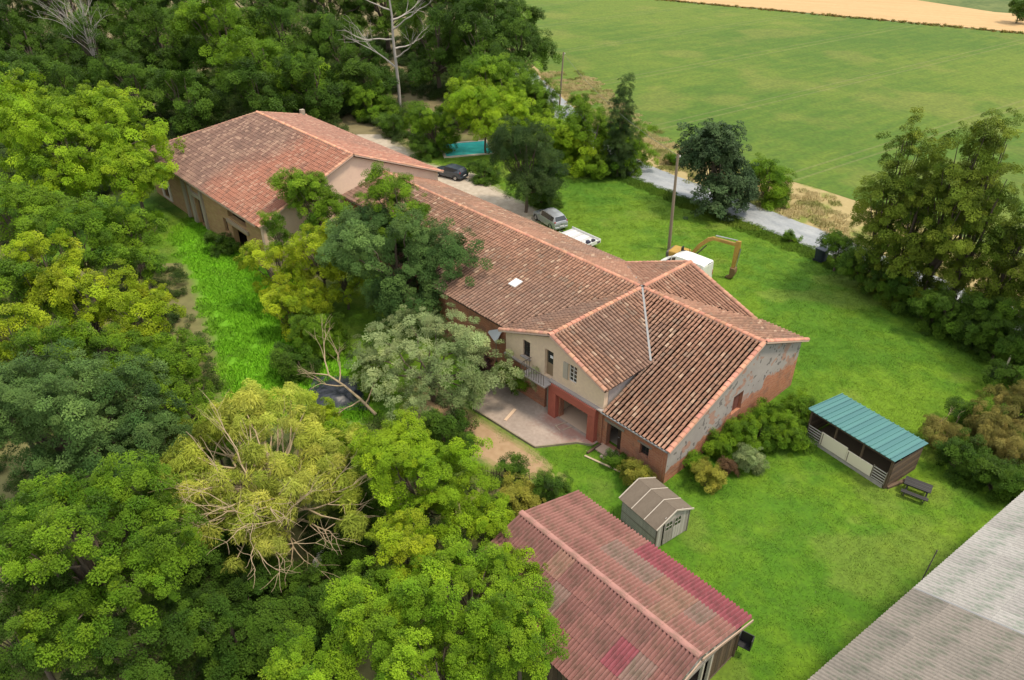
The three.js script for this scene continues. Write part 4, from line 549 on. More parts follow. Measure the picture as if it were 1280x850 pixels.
// ---------- poles, bins, posts ----------
function pole(label, x, z, h, lean, r) {
  const P = thing('utility_pole', label, 'pole', [x, 0, z]); mesh('shaft', limb([[0, 0, 0], [lean[0] * 0.5, h * 0.5, lean[1] * 0.5], [lean[0], h, lean[1]]], r, r * 0.68, 10), MT(woodTex([0.27, 0.21, 0.15], 33)), P);
  const ins = mesh('bracket', limb([[lean[0] - 0.2, h - 0.3, lean[1]], [lean[0] + 0.2, h - 0.3, lean[1]]], 0.03, 0.03, 6), zincMat, P); mesh('insulator', new THREE.CylinderGeometry(0.05, 0.06, 0.16, 8).translate(lean[0] + 0.2, h - 0.2, lean[1]), whiteMat, ins); return P;
}
pole('tall weathered wooden pole standing on the lawn behind the van', 15.53, -66.97, 9.7, [-0.25, 0], 0.17);
pole('slim wooden pole on the dry verge beside the lane', 7.31, -116.4, 8.5, [0.35, 0], 0.15);
{ // overhead wire between the two poles
  const a = new THREE.Vector3(7.66, 8.3, -116.4), b = new THREE.Vector3(15.38, 9.5, -66.97), pts = []; for (let i = 0; i <= 24; i++) { const t = i / 24, p = a.clone().lerp(b, t); pts.push([p.x, p.y - 1.1 * 4 * t * (1 - t), p.z]); }
  tag(mesh(numbered('overhead_wire'), limb(pts, 0.016, 0.016, 6), M(0.12, 0.12, 0.12, 0.6), scene), 'thin sagging wire strung between the two wooden poles', 'wire');
}
function bin(label, x, z, turn, s, c) { const B = thing('wheelie_bin', label, 'bin', [x, 0, z], turn); const g = new THREE.CylinderGeometry(0.52 * s, 0.42 * s, 0.95 * s, 4, 1); g.rotateY(Math.PI / 4); mesh('body', g.translate(0, 0.55 * s, 0), M(...c, 0.55), B); mesh('lid', rbox(0.82 * s, 0.08 * s, 0.84 * s, 0, 1.08 * s, 0.03, 0.03), M(c[0] * 1.6, c[1] * 1.5, c[2] * 1.4, 0.5), B); for (const q of [-1, 1]) { const w = mesh('wheel', new THREE.CylinderGeometry(0.1 * s, 0.1 * s, 0.06, 10).rotateZ(Math.PI / 2), tyreM, B); w.position.set(q * 0.3 * s, 0.1 * s, -0.36 * s); } mesh('handle', limb([[-0.3 * s, 1.02 * s, -0.45 * s], [0.3 * s, 1.02 * s, -0.45 * s]], 0.025, 0.025, 6), tyreM, B); }
bin('large dark blue wheeled bin beside the poplars and lane', 29.6, -64.4, 0.6, 1.25, [0.018, 0.025, 0.04]);
bin('small black bin next to a pale post by the hedge', 35.9, -45.2, 0.3, 0.85, [0.012, 0.012, 0.013]);
{ const P = thing('wooden_post', 'pale bare wooden post beside the small black bin', 'post', [36.55, 0, -45.4]); mesh('shaft', limb([[0, 0, 0], [0.08, 1.9, 0]], 0.07, 0.06, 8), M(0.5, 0.43, 0.33, 0.9), P); mesh('top', new THREE.ConeGeometry(0.06, 0.1, 8).translate(0.08, 1.94, 0), M(0.42, 0.36, 0.28, 0.9), P); }
{
  // pool behind the light green tree
  const P = thing('swimming_pool', 'turquoise swimming pool seen between the trees by the yard', 'pool', [-6.1, 0, -97.6], 0.25);
  mesh('coping', wallGeo([[-3.5, -2.9], [3.5, -2.9], [3.5, 2.9], [-3.5, 2.9]], [[-3.1, -2.5, 3.1, 2.5]], 0.12).rotateX(-Math.PI / 2), M(0.55, 0.48, 0.38, 0.9), P); mesh('basin', box(6.2, 0.04, 5.0, 0, 0.02, 0), M(0.06, 0.5, 0.5, 0.5), P);
  const wg = new THREE.PlaneGeometry(6.2, 5.0, 60, 40); wg.rotateX(-Math.PI / 2); const p = wg.attributes.position; for (let i = 0; i < p.count; i++) p.setY(i, 0.075 + 0.02 * fbm(p.getX(i) * 2, p.getZ(i) * 2, 2)); wg.computeVertexNormals(); mesh('water', wg, new THREE.MeshPhysicalMaterial({ color: L(0.1, 0.78, 0.74), roughness: 0.12, transmission: 0.25, thickness: 0, side: THREE.DoubleSide }), P);
}

// ---------- vegetation ----------
// a spray of leaves about 1 m across (unit size), growing along +y
function sprayGeo(n, len, wid, flat, seed, droop = 0) {
  const R = rng(seed), pos = [], nor = [];
  for (let i = 0; i < n; i++) {
    const a = R() * 6.283, rr = Math.sqrt(R()) * 0.95, y = (R() - 0.35) * flat * (1.1 - rr * 0.6) - droop * rr * rr, c = new THREE.Vector3(Math.cos(a) * rr * 0.62, y, Math.sin(a) * rr * 0.62);
    const dir = new THREE.Vector3(Math.cos(a) + (R() - 0.5) * 1.3, (R() - 0.4) * 0.9 - droop * 0.8, Math.sin(a) + (R() - 0.5) * 1.3).normalize();
    const up = new THREE.Vector3((R() - 0.5) * 1.2, 1, (R() - 0.5) * 1.2).normalize(), sx = new THREE.Vector3().crossVectors(dir, up).normalize(), nn = new THREE.Vector3().crossVectors(sx, dir).normalize(), l = len * (0.65 + R() * 0.7), w = wid * (0.7 + R() * 0.6);
    const p0 = c.clone().addScaledVector(dir, -l / 2), p1 = c.clone().addScaledVector(sx, w / 2).addScaledVector(nn, w * 0.18), p2 = c.clone().addScaledVector(dir, l / 2).addScaledVector(nn, -l * 0.14), p3 = c.clone().addScaledVector(sx, -w / 2).addScaledVector(nn, w * 0.18);
    for (const q of [p0, p1, p2, p0, p2, p3]) { pos.push(q.x, q.y, q.z); nor.push(nn.x, nn.y, nn.z); }
  }
  const g = new THREE.BufferGeometry(); g.setAttribute('position', new THREE.Float32BufferAttribute(pos, 3)); g.setAttribute('normal', new THREE.Float32BufferAttribute(nor, 3)); return g;
}
const leafMat = new THREE.MeshPhysicalMaterial({ color: 0xffffff, roughness: 0.8, specularIntensity: 0.25, transmission: 0.35, thickness: 0, side: THREE.DoubleSide });
const barkMat = MT(makeTex(128, 128, 1, 1, (x, y) => { const n = fbm(x * 9, y * 3, 3); return mix3([0.07, 0.05, 0.035], [0.2, 0.16, 0.12], n); })), paleBark = M(0.42, 0.32, 0.2, 0.9), greyBark = M(0.38, 0.345, 0.31, 0.9);
barkMat.color = L(1, 1, 1);
const SPRAY = { broad: sprayGeo(210, 0.145, 0.083, 0.75, 1), broad2: sprayGeo(180, 0.16, 0.092, 0.7, 2), fine: sprayGeo(120, 0.26, 0.065, 0.6, 3), willow: sprayGeo(200, 0.34, 0.032, 0.6, 4, 0.55), needle: sprayGeo(200, 0.2, 0.032, 0.6, 5), big: sprayGeo(70, 0.26, 0.16, 0.55, 6) };
const KIND = {
  dark: { g: 'broad', a: [0.045, 0.104, 0.009], b: [0.116, 0.220, 0.016] }, mid: { g: 'broad', a: [0.078, 0.177, 0.008], b: [0.207, 0.348, 0.016] }, bright: { g: 'broad2', a: [0.181, 0.323, 0.009], b: [0.310, 0.451, 0.016] },
  lime: { g: 'broad2', a: [0.246, 0.366, 0.009], b: [0.414, 0.488, 0.023] }, willow: { g: 'willow', a: [0.36, 0.45, 0.05], b: [0.62, 0.65, 0.12] }, olive: { g: 'fine', a: [0.15, 0.22, 0.07], b: [0.42, 0.5, 0.22] },
  blue: { g: 'broad', a: [0.058, 0.128, 0.029], b: [0.155, 0.262, 0.064] }, poplar: { g: 'broad2', a: [0.1, 0.172, 0.012], b: [0.265, 0.335, 0.034] }, pine: { g: 'needle', a: [0.035, 0.08, 0.02], b: [0.08, 0.14, 0.03] }, magnolia: { g: 'big', a: [0.045, 0.091, 0.035], b: [0.097, 0.159, 0.058] },
  fresh: { g: 'broad', a: [0.110, 0.232, 0.009], b: [0.285, 0.451, 0.019] }, straw: { g: 'willow', a: [0.17, 0.18, 0.035], b: [0.44, 0.38, 0.11] }, gold: { g: 'broad', a: [0.25, 0.27, 0.03], b: [0.4, 0.38, 0.06] }, russet: { g: 'fine', a: [0.16, 0.09, 0.045], b: [0.26, 0.16, 0.08] }, plum: { g: 'broad', a: [0.05, 0.02, 0.025], b: [0.09, 0.04, 0.04] },
};
const Q = new THREE.Quaternion(), YUP = new THREE.Vector3(0, 1, 0);
// lobes: [dx, y, dz, r, ry]; returns sprays over their outsides
function foliage(parent, name, kind, lobes, s, dens, R, extra) {
  const K = KIND[kind], mats = [], cols = [];
  lobes.forEach((l, li) => {
    const [lx, ly, lz, lr, lry = lr * 0.85] = l, n = Math.round(dens * (lr * lr + lr * lry) * 3.2 / (s * s)), tone = R(), lk = 0.86 + R() * 0.28, kk = l[5] ? KIND[l[5]] : K;
    for (let i = 0; i < n; i++) {
      const y = 1 - R() * 1.75, a = R() * 6.283, q = Math.sqrt(Math.max(0, 1 - y * y)), d = new THREE.Vector3(Math.cos(a) * q, y, Math.sin(a) * q), bump = 0.52 + 0.9 * vnoise(d.x * 2.9 + li * 7 + 20, d.z * 2.9 + d.y * 2.3 + 20), k = (0.55 + Math.sqrt(R()) * 0.55 + (R() < 0.08 ? 0.25 : 0)) * bump;
      const p = new THREE.Vector3(lx + d.x * lr * k, ly + d.y * lry * k, lz + d.z * lr * k); if (p.y < 0.08) continue;
      let inside = false; for (let j = 0; j < lobes.length; j++) if (j !== li) { const m = lobes[j], e = Math.hypot((p.x - m[0]) / m[3], (p.y - m[1]) / (m[4] || m[3] * 0.85), (p.z - m[2]) / m[3]); if (e < 0.55) { inside = true; break; } } if (inside) continue;
      const up = d.clone().multiplyScalar(0.75).add(new THREE.Vector3((R() - 0.5) * 1.1, 0.7, (R() - 0.5) * 1.1)).normalize(); Q.setFromUnitVectors(YUP, up); const q2 = new THREE.Quaternion().setFromAxisAngle(YUP, R() * 6.283), ss = s * (0.6 + R() * 0.85);
      mats.push(new THREE.Matrix4().compose(p, Q.clone().multiply(q2), new THREE.Vector3(ss, ss, ss)));
      const c = mix3(kk.a, kk.b, clamp(tone * 0.85 + R() * 0.45 - 0.15)), f = lk * (0.85 + R() * 0.3); cols.push(L(c[0] * f * (0.94 + R() * 0.12), c[1] * f, c[2] * f));
    }
  });
  return instanced(name, SPRAY[K.g], leafMat, mats, cols, parent);
}
function crownLobes(r, ry, yc, n, R, low = 0.5, fat = 1) {
  const o = [[0, yc - ry * 0.1, 0, r * 0.52, ry * 0.6]]; n = Math.round(n * 1.9);
  for (let i = 0; i < n; i++) { const a = i * 2.4 + R() * 0.9, v = (i * 0.618 + R() * 0.4) % 1, y = -low + v * (0.78 + low), q = Math.sqrt(Math.max(0.06, 1 - y * y)) * (0.42 + R() * 0.5), lr = r * fat * (0.17 + R() * R() * 0.24); o.push([Math.cos(a) * q * r, yc + y * ry * 0.85, Math.sin(a) * q * r, lr, lr * (0.7 + R() * 0.5)]); }
  return o;
}
let treeSeed = 100;
// o: ry, n, s, d(ensity), name, cat, group, trunk radius, bark, lobes
function tree(label, kind, x, z, yc, r, o = {}) {
  const R = rng(treeSeed += 37), ry = o.ry || r * 0.9, T = thing(o.name || 'tree', label, o.cat || 'tree', [x, 0, z], 0, o.group), lobes = o.lobes || crownLobes(r, ry, yc, o.n || 11, R, o.low, o.fat), tr = o.tr || Math.max(0.06, r * 0.055), gs = [];
  const fork = [(R() - 0.5) * r * 0.1, Math.max(0.12, (yc - ry) * 0.5 + yc * 0.3), (R() - 0.5) * r * 0.1];
  gs.push(limb(wobble([0, -0.1, 0], fork, 4, r * 0.05, R), tr, tr * 0.72, 9)); gs.push(limb(wobble(fork, [fork[0] * 0.5, yc + ry * 0.3, fork[2] * 0.5], 4, r * 0.1, R), tr * 0.7, tr * 0.2, 7));
  for (const l of lobes) gs.push(limb(wobble(fork, [l[0] * 0.92, l[1], l[2] * 0.92], 5, r * 0.16, R), tr * 0.42, tr * 0.1, 5));
  mesh(o.trunk || 'trunk', merge(gs), o.bark || barkMat, T);
  foliage(T, o.crown || 'crown', kind, lobes, o.s || 0.75, o.d || 1, R); return T;
}
const bushO = { name: 'shrub', cat: 'shrub', trunk: 'stem', crown: 'foliage', low: 0.8, n: 9, fat: 1.5, d: 1.15 };
const bush = (label, kind, x, z, yc, r, o = {}) => tree(label, kind, x, z, yc, r, { ...bushO, s: 0.42, ...o });
// bare branching wood
function branches(R, a, dir, len, rad, depth, out, spread = 0.7, droop = 0) {
  const d = dir.clone().normalize(), pts = [[a.x, a.y, a.z]], p = a.clone(), n = 4;
  for (let i = 0; i < n; i++) { d.add(new THREE.Vector3((R() - 0.5) * 0.55, (R() - 0.5) * 0.4 - droop, (R() - 0.5) * 0.55)).normalize(); p.addScaledVector(d, len / n); if (p.y < 0.05) p.y = 0.05; pts.push([p.x, p.y, p.z]); if (depth > 0 && i > 0 && R() < 0.55) { const q = d.clone().add(new THREE.Vector3((R() - 0.5) * 2 * spread, (R() - 0.2) * spread, (R() - 0.5) * 2 * spread)); branches(R, p.clone(), q, len * (0.5 + R() * 0.25), rad * 0.5 * (1 - i / n * 0.3), depth - 1, out, spread, droop); } }
  out.push(limb(pts, rad, rad * 0.4, depth > 1 ? 6 : 4)); if (depth > 0) for (let k = 0; k < 2; k++) { const q = d.clone().add(new THREE.Vector3((R() - 0.5) * 1.6 * spread, (R() - 0.3) * spread, (R() - 0.5) * 1.6 * spread)); branches(R, p.clone(), q, len * (0.6 + R() * 0.2), rad * 0.42, depth - 1, out, spread, droop); }
}

// the wood behind the barn
const WG = { s: 1.25, low: 0.85 };
const WL = 'tallest dark leafy tree deep at the back of the wood', WM = 'dark leafy tree in the middle of the wood behind the barn', WF = 'lower dark tree on the wood edge next to the barn roof', WL2 = 'brighter green leafy tree rising in the wood behind the barn';
for (const [x, z, yc, r, k, ry] of [
  [-98.67, -157.15, 9, 10.88, 0], [-84.93, -155.17, 10, 9.49, 0], [-76.99, -163.35, 10, 9.62, 0], [-60.21, -153.03, 11, 9.33, 0], [-48.27, -156.05, 11, 9.96, 0], [-34.62, -153.03, 11, 9.33, 0], [-24.52, -156.05, 11, 8.89, 0], [-11.83, -150.12, 11, 8.58, 0], [-2.89, -145.94, 10, 7.96, 0],
  [-76.61, -124.64, 8, 7.34, 0], [-64.44, -121.64, 8, 6.44, 0], [-56.42, -128.36, 8.5, 8.04, 0], [-36.96, -128.36, 8.5, 7.52, 0], [-26.59, -124.64, 8, 6.96, 0], [-12.05, -125.15, 8.5, 7.61, 0], [-4.34, -121.64, 8, 6.44, 0], [1.31, -129.10, 7.5, 5.89, 0],
  [-72.54, -112.28, 6, 7.00, 0], [-64.05, -108.33, 5.5, 5.44, 0], [-52.85, -107.64, 6, 5.40, 0], [-44.04, -103.20, 5.5, 5.22, 0], [-35.40, -105.29, 5.5, 5.53, 0], [-28.07, -109.68, 5.5, 5.50, 0], [-21.15, -114.08, 5, 4.28, 0]]) tree(yc >= 9 ? WL : yc > 7 ? WM : WF, 'dark', x, z, yc, r, { ...WG, n: 12, group: yc >= 9 ? 'tallest trees of the wood' : yc > 7 ? 'middle trees of the wood' : 'front trees of the wood' });
for (const [x, z, yc, r] of [[-44.78, -123.45, 10, 7.71], [-36.10, -113.36, 8, 6.06], [-30.90, -112.55, 6.5, 4.43]]) tree(WL2, 'mid', x, z, yc, r, { ...WG, n: 12, group: 'brighter trees of the wood' });
for (const [x, z, yc, r] of [[-20.66, -111.42, 2.2, 3.54], [-24.75, -117.57, 2, 2.97]]) bush('bright leafy bush at the edge of the wood by the track', 'mid', x, z, yc, r, { s: 0.8, group: 'bushes at the wood edge' });
bush('low dark bush beside the track below the wood', 'dark', -16.53, -103.71, 1.2, 2.23, { s: 0.6 });
// dead trees
{
  for (const [px, h, lab, sd, lean] of [[[-17.33, -116.38], 21, 'bare forked dead tree with twisted grey limbs over the wood', 61, -0.02], [[-64.01, -120.47], 16, 'thin bare grey dead tree standing in the wood', 62, -0.05]]) {
    const D = thing('dead_tree', lab, 'tree', [px[0], 0, px[1]]), R = rng(sd), g = [], tr = sd === 61 ? 0.28 : 0.2; g.push(limb(wobble([0, 0, 0], [lean * h * (sd === 61 ? 0.9 : 0.5), h * (sd === 61 ? 0.95 : 0.55), 0], 7, 1, R), tr, tr * (sd === 61 ? 0.3 : 0.7), 7)); mesh('trunk', merge(g), greyBark, D);
    const n = sd === 61 ? 9 : 11; for (let i = 0; i < n; i++) { const t = sd === 61 ? 0.3 + 0.55 * (i / n) : 0.3 + 0.25 * (i / n), o = []; branches(R, new THREE.Vector3(lean * h * t, h * (t + (i / n) * 0.02), 0), sd === 61 ? new THREE.Vector3(i % 3 ? 1 : -0.7, 0.15 + R() * 0.5, Math.sin(i * 2.2) * 0.7) : new THREE.Vector3((R() - 0.5) * 0.6, 1.3, (R() - 0.5) * 0.6), sd === 61 ? 4.2 : 4.8, tr * 0.5, 2, o, 0.8); mesh('branch', merge(o), greyBark, D); }
  }
}
// behind the house, along the yard and lane
tree('rounded bright green tree in front of the wood by the lane', 'mid', -1.60, -109.54, 5.2, 7.57, { s: 0.9, low: 0.9, ry: 6.6, fat: 1.25, n: 14 });
tree('light green airy tree beside the turquoise pool', 'bright', -3.47, -95.88, 5.4, 5.72, { s: 0.8, ry: 3.2, d: 1.1, tr: 0.16, fat: 1.2, low: 0.35 });
tree('dense dark green tree at the end of the yard', 'mid', -10.29, -96.36, 3.2, 3.84, { s: 0.75, ry: 4, low: 0.9, fat: 1.3 });
bush('dark low shrub at the foot of the dense yard tree', 'dark', -11.33, -94.08, 1.2, 2.06, { s: 0.6 });
bush('dark bushy shrub behind the blue grey car', 'dark', -3.25, -85.84, 1.1, 1.91, { s: 0.55 });
tree('dark pine standing between yard and lawn', 'pine', 1.52, -76.34, 5.7, 4.22, { s: 0.8, ry: 4.8, n: 18, d: 1.4, tr: 0.2, low: 0.62, fat: 1.2 });
bush('dark shrub beside the pine trunk', 'dark', 3.37, -78.04, 1, 2.13, { s: 0.5 });
bush('yellow green rounded bush behind the pine', 'bright', 7.11, -90.47, 2.8, 4.35, { s: 0.75, ry: 3.4 });
bush('bright low bush at the lane bend behind the pine', 'bright', 4.84, -97.26, 2.4, 2.73, { s: 0.7 }); tree('leafy green tree closing the lane beside the wood', 'mid', 3.23, -109.09, 3.4, 3.69, { s: 0.8, ry: 4, low: 0.9, fat: 1.3 });
{ // cypress: narrow stacked crown
  const lobes = []; for (let i = 0; i < 8; i++) lobes.push([(i % 2 - 0.5) * 0.35, 1.2 + i * 1.35, (i % 3 - 1) * 0.25, 1.55 * Math.sqrt(1 - i / 8.6) + 0.18, 1.35]); const [cx, cz] = [12.77, -87.20];
  tree('tall narrow dark cypress at the lane edge', 'pine', cx, cz, 5.5, 1.4, { lobes, s: 0.55, d: 2.2, tr: 0.16 });
}
tree('loose green tree growing behind the cypress', 'mid', 10.46, -89.20, 4.2, 4.45, { s: 0.75, ry: 5, low: 0.9, fat: 1.3, d: 1.2 });
tree('soft green tree to the side of the cypress by the lane', 'mid', 14.62, -89.24, 3.2, 2.92, { s: 0.65, ry: 3.8, low: 0.9, fat: 1.3 });
bush('small round bush above the lane bend', 'mid', 10.17, -113.03, 2, 1.44, { s: 0.7 });
bush('small tuft of bush on the dry verge', 'mid', 20.41, -91.53, 0.6, 1.01, { s: 0.45 });
tree('dark glossy round tree standing alone beside the lane', 'magnolia', 22.28, -76.77, 5.2, 4.51, { s: 0.8, ry: 5.4, n: 18, d: 1.35, tr: 0.22, low: 0.85, fat: 1.25 });
tree('green bushy tree behind the dark glossy tree', 'mid', 28.65, -79.44, 2.6, 3.02, { s: 0.7, ry: 3.2, low: 0.9, fat: 1.3 });
bush('tiny bush on the lawn edge below the lane', 'mid', 28.07, -68.88, 0.5, 0.81, { s: 0.4 });
bush('small distant hedge tree beyond the wheat', 'dark', 119.51, -189.33, 3, 2.63, { s: 1.2, name: 'tree', cat: 'tree', trunk: 'trunk', crown: 'crown' });
// poplars on the right: tall ragged columns
{
  const P = [[[31.65, -58.19], 15, 1.9, 0], [[33.06, -56.47], 12, 1.6, 3], [[34.92, -55.37], 16.8, 1.8, 1], [[36.61, -54.03], 16.2, 1.8, 2], [[38.76, -52.23], 9.5, 1.5, 5], [[40.87, -50.40], 17, 2.0, 4], [[40.17, -45.43], 15, 2.2, 6]];
  for (const [[x, z], h, w, sd] of P) { const R = rng(900 + sd), lobes = []; for (let i = 0; i < 34; i++) { const t = i / 33, ww = w * (0.35 + 0.95 * Math.sin(Math.PI * Math.pow(1 - t, 0.75) * 0.92)), a = R() * 6.28, q = ww * (0.3 + R() * 0.75); lobes.push([Math.cos(a) * q, h * (0.05 + 0.93 * t), Math.sin(a) * q, ww * (0.32 + R() * 0.24) + 0.25, 0.85 + R() * 0.6]); }
    tree('tall ragged poplar with loose upright crown beside the lane', 'poplar', x, z, h * 0.5, w, { lobes, s: 0.7, d: 0.8, ry: h * 0.45, tr: 0.26, group: 'poplars beside the lane' }); }
  for (const [x, z, yc, r] of [[31.45, -59.42, 1.6, 2.14], [32.79, -55.59, 1.6, 2.18], [34.36, -52.20, 1.4, 2.08], [36.20, -49.74, 1.4, 2.01], [30.19, -62.34, 2.4, 1.77], [37.02, -47.60, 1.8, 2.06], [37.84, -46.26, 1.6, 1.79], [34.84, -51.04, 2.6, 1.90], [37.33, -49.81, 2.6, 1.99]]) bush('dark scrubby bush at the poplar feet', 'dark', x, z, yc, r, { s: 0.55, group: 'bushes under the poplars' });
}
// straw coloured hedge at the right
for (const [x, z, yc, r, k] of [[28.28, -37.33, 1, 1.56, 'straw'], [31.15, -37.49, 1.2, 1.97, 'straw'], [34.22, -39.94, 1.6, 1.94, 'straw'], [31.50, -35.43, 1.3, 1.80, 'straw']]) bush('straw coloured overgrown bush at the lawn edge', k, x, z, yc, r, { s: 0.5, d: 0.85, group: 'straw coloured bushes of the hedge' });
for (const [x, z, yc, r] of [[27.89, -35.03, 1, 1.69], [29.16, -33.24, 1, 1.64], [30.91, -39.40, 1, 1.51], [30.45, -32.56, 1, 1.62], [35.57, -43.46, 1.4, 1.37]]) bush('dark green bush among the straw coloured hedge', 'dark', x, z, yc, r, { s: 0.5, d: 0.9, group: 'dark bushes of the hedge' });
{ const R = rng(71); for (const [x, z, h] of [[28.36, -38.27, 3.0], [27.68, -37.95, 2.6], [29.34, -38.52, 2.8], [35.48, -43.43, 2.4]]) { const S = thing('dead_stalk', 'tall dry brown stalk sticking up from the hedge', 'stalk', [x, 0, z], 0, 'dry stalks in the hedge'), g = []; branches(R, new THREE.Vector3(0, h * 0.55, 0), new THREE.Vector3(0.1, 1, 0), h * 0.2, 0.02, 1, g, 0.5); mesh('stem', limb(wobble([0, 0, 0], [0.1, h * 0.6, 0], 4, 0.15, R), 0.04, 0.025, 6), brownWood[1], S); mesh('seed_head', merge(g), paleBark, S); } }
// shrubs round the house
bush('round golden green bush beside the brick gable wall', 'gold', 11.90, -33.85, 0.95, 1.12, { s: 0.36 });
bush('russet brown bush between two rounder bushes', 'russet', 13.50, -34.84, 0.7, 0.65, { s: 0.32 });
bush('grey green feathery bush on the lawn by the gable', 'olive', 14.82, -35.17, 0.8, 1.00, { s: 0.36 });
for (const [x, z, yc, r] of [[14.77, -37.21, 0.9, 1.24], [16.19, -37.77, 1.1, 1.46], [17.85, -38.47, 1.2, 1.48], [19.50, -40.06, 1.3, 1.19], [18.11, -37.45, 0.9, 1.25], [13.34, -36.50, 0.7, 1.03], [11.66, -35.25, 0.6, 0.85], [17.25, -39.27, 1.1, 1.18]]) bush('leafy green bush growing along the brick gable wall', 'mid', x, z, yc, r, { s: 0.42, group: 'bushes along the gable wall' });
bush('olive green bush under the small brick wing window', 'gold', 7.63, -33.87, 0.8, 1.03, { s: 0.38 });
bush('small green weed bush by the brick wing door', 'dark', 6.68, -35.58, 0.5, 0.61, { s: 0.34 });
bush('pale golden bush by the pink shed and trees', 'gold', 0.47, -31.82, 1.2, 1.22, { s: 0.42 });
bush('dark green bush below the pink shed roof end', 'dark', 2.38, -32.53, 0.9, 1.24, { s: 0.42 }); bush('dark green rambling bush beside the stick fence', 'dark', 0.00, -34.27, 0.7, 0.99, { s: 0.42 });
bush('dark green bush in front of the barn doors', 'dark', -28.44, -66.35, 0.9, 1.41, { s: 0.5 });
// trees against the house front
tree('round dark tree before the cream barn gable', 'mid', -17.95, -63.17, 6.9, 3.16, { s: 0.62, ry: 3.1, tr: 0.12, low: 0.9, fat: 1.2, d: 1.2 });
tree('small green tree leaning at the barn corner', 'mid', -20.62, -60.10, 5.4, 1.54, { s: 0.55, ry: 2.6, tr: 0.08, low: 0.95 });
tree('large dark green tree overhanging the main roof', 'blue', -9.24, -53.28, 6.2, 5.95, { s: 0.72, ry: 4.8, n: 18, tr: 0.3, low: 0.85, d: 1.25, fat: 1.15 });
tree('pale flowering top of a slender tree by the roof end', 'mid', -9.32, -56.79, 9.2, 3.23, { s: 0.6, ry: 3.4, d: 0.9, n: 12, tr: 0.16, low: 0.95 });
for (const [x, z, yc, r, ry] of [[-19.50, -55.99, 3.6, 3.09, 3], [-16.11, -56.53, 4.6, 2.69, 3], [-17.37, -50.85, 2.2, 2.28, 2.2], [-16.56, -52.67, 2.4, 2.60, 2.2], [-14.04, -55.32, 3.2, 2.27, 2.4], [-14.77, -58.51, 5, 2.06, 2.4]]) tree('bright yellow green feathery tree in front of the barn', 'lime', x, z, yc, r, { s: 0.62, ry, d: 0.8, group: 'yellow green trees before the barn' });
{ // silvery olive tree
  const [ox, oz, oy, orad] = [-5.50, -42.46, 3.6, 4.40], f = orad / 80, R = rng(333), lobes = [];
  for (const [u, v, y, r] of [[470, 425, 3.6, 34], [505, 400, 4.2, 36], [545, 395, 4.6, 34], [585, 420, 4.2, 36], [615, 455, 3.4, 32], [520, 450, 4.2, 42], [570, 465, 4.0, 40], [480, 470, 3.0, 34], [540, 500, 2.6, 34], [515, 500, 2.5, 30], [595, 485, 2.6, 26], [560, 425, 4.6, 34], [632, 470, 2.9, 22], [450, 450, 3.0, 24], [655, 478, 2.4, 16], [575, 500, 2.2, 26]]) lobes.push([(u - 540) * f, y, (v - 448) * f * 1.7 + (y - 3.6) * 1.6, r * f * 0.8, r * f * 0.62]);
  tree('broad silvery grey green olive tree before the terrace', 'olive', ox, oz, 3.6, orad, { lobes, s: 0.6, d: 1, tr: 0.24, ry: 2.4 });
}
bush('dark red leaved bush under the olive tree', 'plum', -2.08, -44.39, 1.8, 0.81, { s: 0.4 }); bush('loose green bush at the house front below the balcony', 'mid', 0.00, -43.18, 1.6, 1.25, { s: 0.42, d: 0.8 });
{ // fallen bleached limbs beyond the tarpaulin
  const [x, z] = [-9.43, -40.66], D = thing('fallen_tree', 'bleached fallen tree limbs lying over the black tarpaulin', 'dead tree', [x, 0, z]), R = rng(81);
  mesh('trunk', limb([[0, 0.1, 0], [-1.1, 0.7, -0.9], [-2.4, 1.2, -1.9], [-3.6, 1.6, -2.6]], 0.12, 0.06, 9), paleBark, D);
  for (const [a, d, l] of [[[-3.6, 1.6, -2.6], [-1, 0.1, -0.1], 2], [[-3.6, 1.6, -2.6], [-0.4, 0.6, -0.8], 2.2], [[-2.4, 1.2, -1.9], [-1, 0.2, 0.5], 1.8], [[-2.8, 1.35, -2.1], [0.2, 0.8, -0.7], 2], [[-1.1, 0.7, -0.9], [-1, 0.1, 0.5], 1.6], [[-0.8, 0.5, -0.7], [0.8, 0.7, -0.3], 1.6]]) { const o = []; branches(R, V3(a), V3(d), l, 0.065, 2, o, 0.6); mesh('branch', merge(o), paleBark, D); }
}
bush('tangled green bush behind the bleached limbs', 'mid', -14.79, -48.48, 1.6, 2.09, { s: 0.5 }); bush('yellow green bush between the tarpaulin and willow', 'lime', -13.00, -38.90, 1.4, 1.49, { s: 0.46 }); bush('leafy dark bush between olive and tarpaulin', 'mid', -9.94, -43.18, 1.6, 1.48, { s: 0.46 }); bush('dark bush beside the black tarpaulin', 'dark', -16.21, -45.27, 1.2, 1.65, { s: 0.5 }); bush('green undergrowth bush below the olive tree', 'dark', -4.18, -37.73, 1, 1.88, { s: 0.5 });
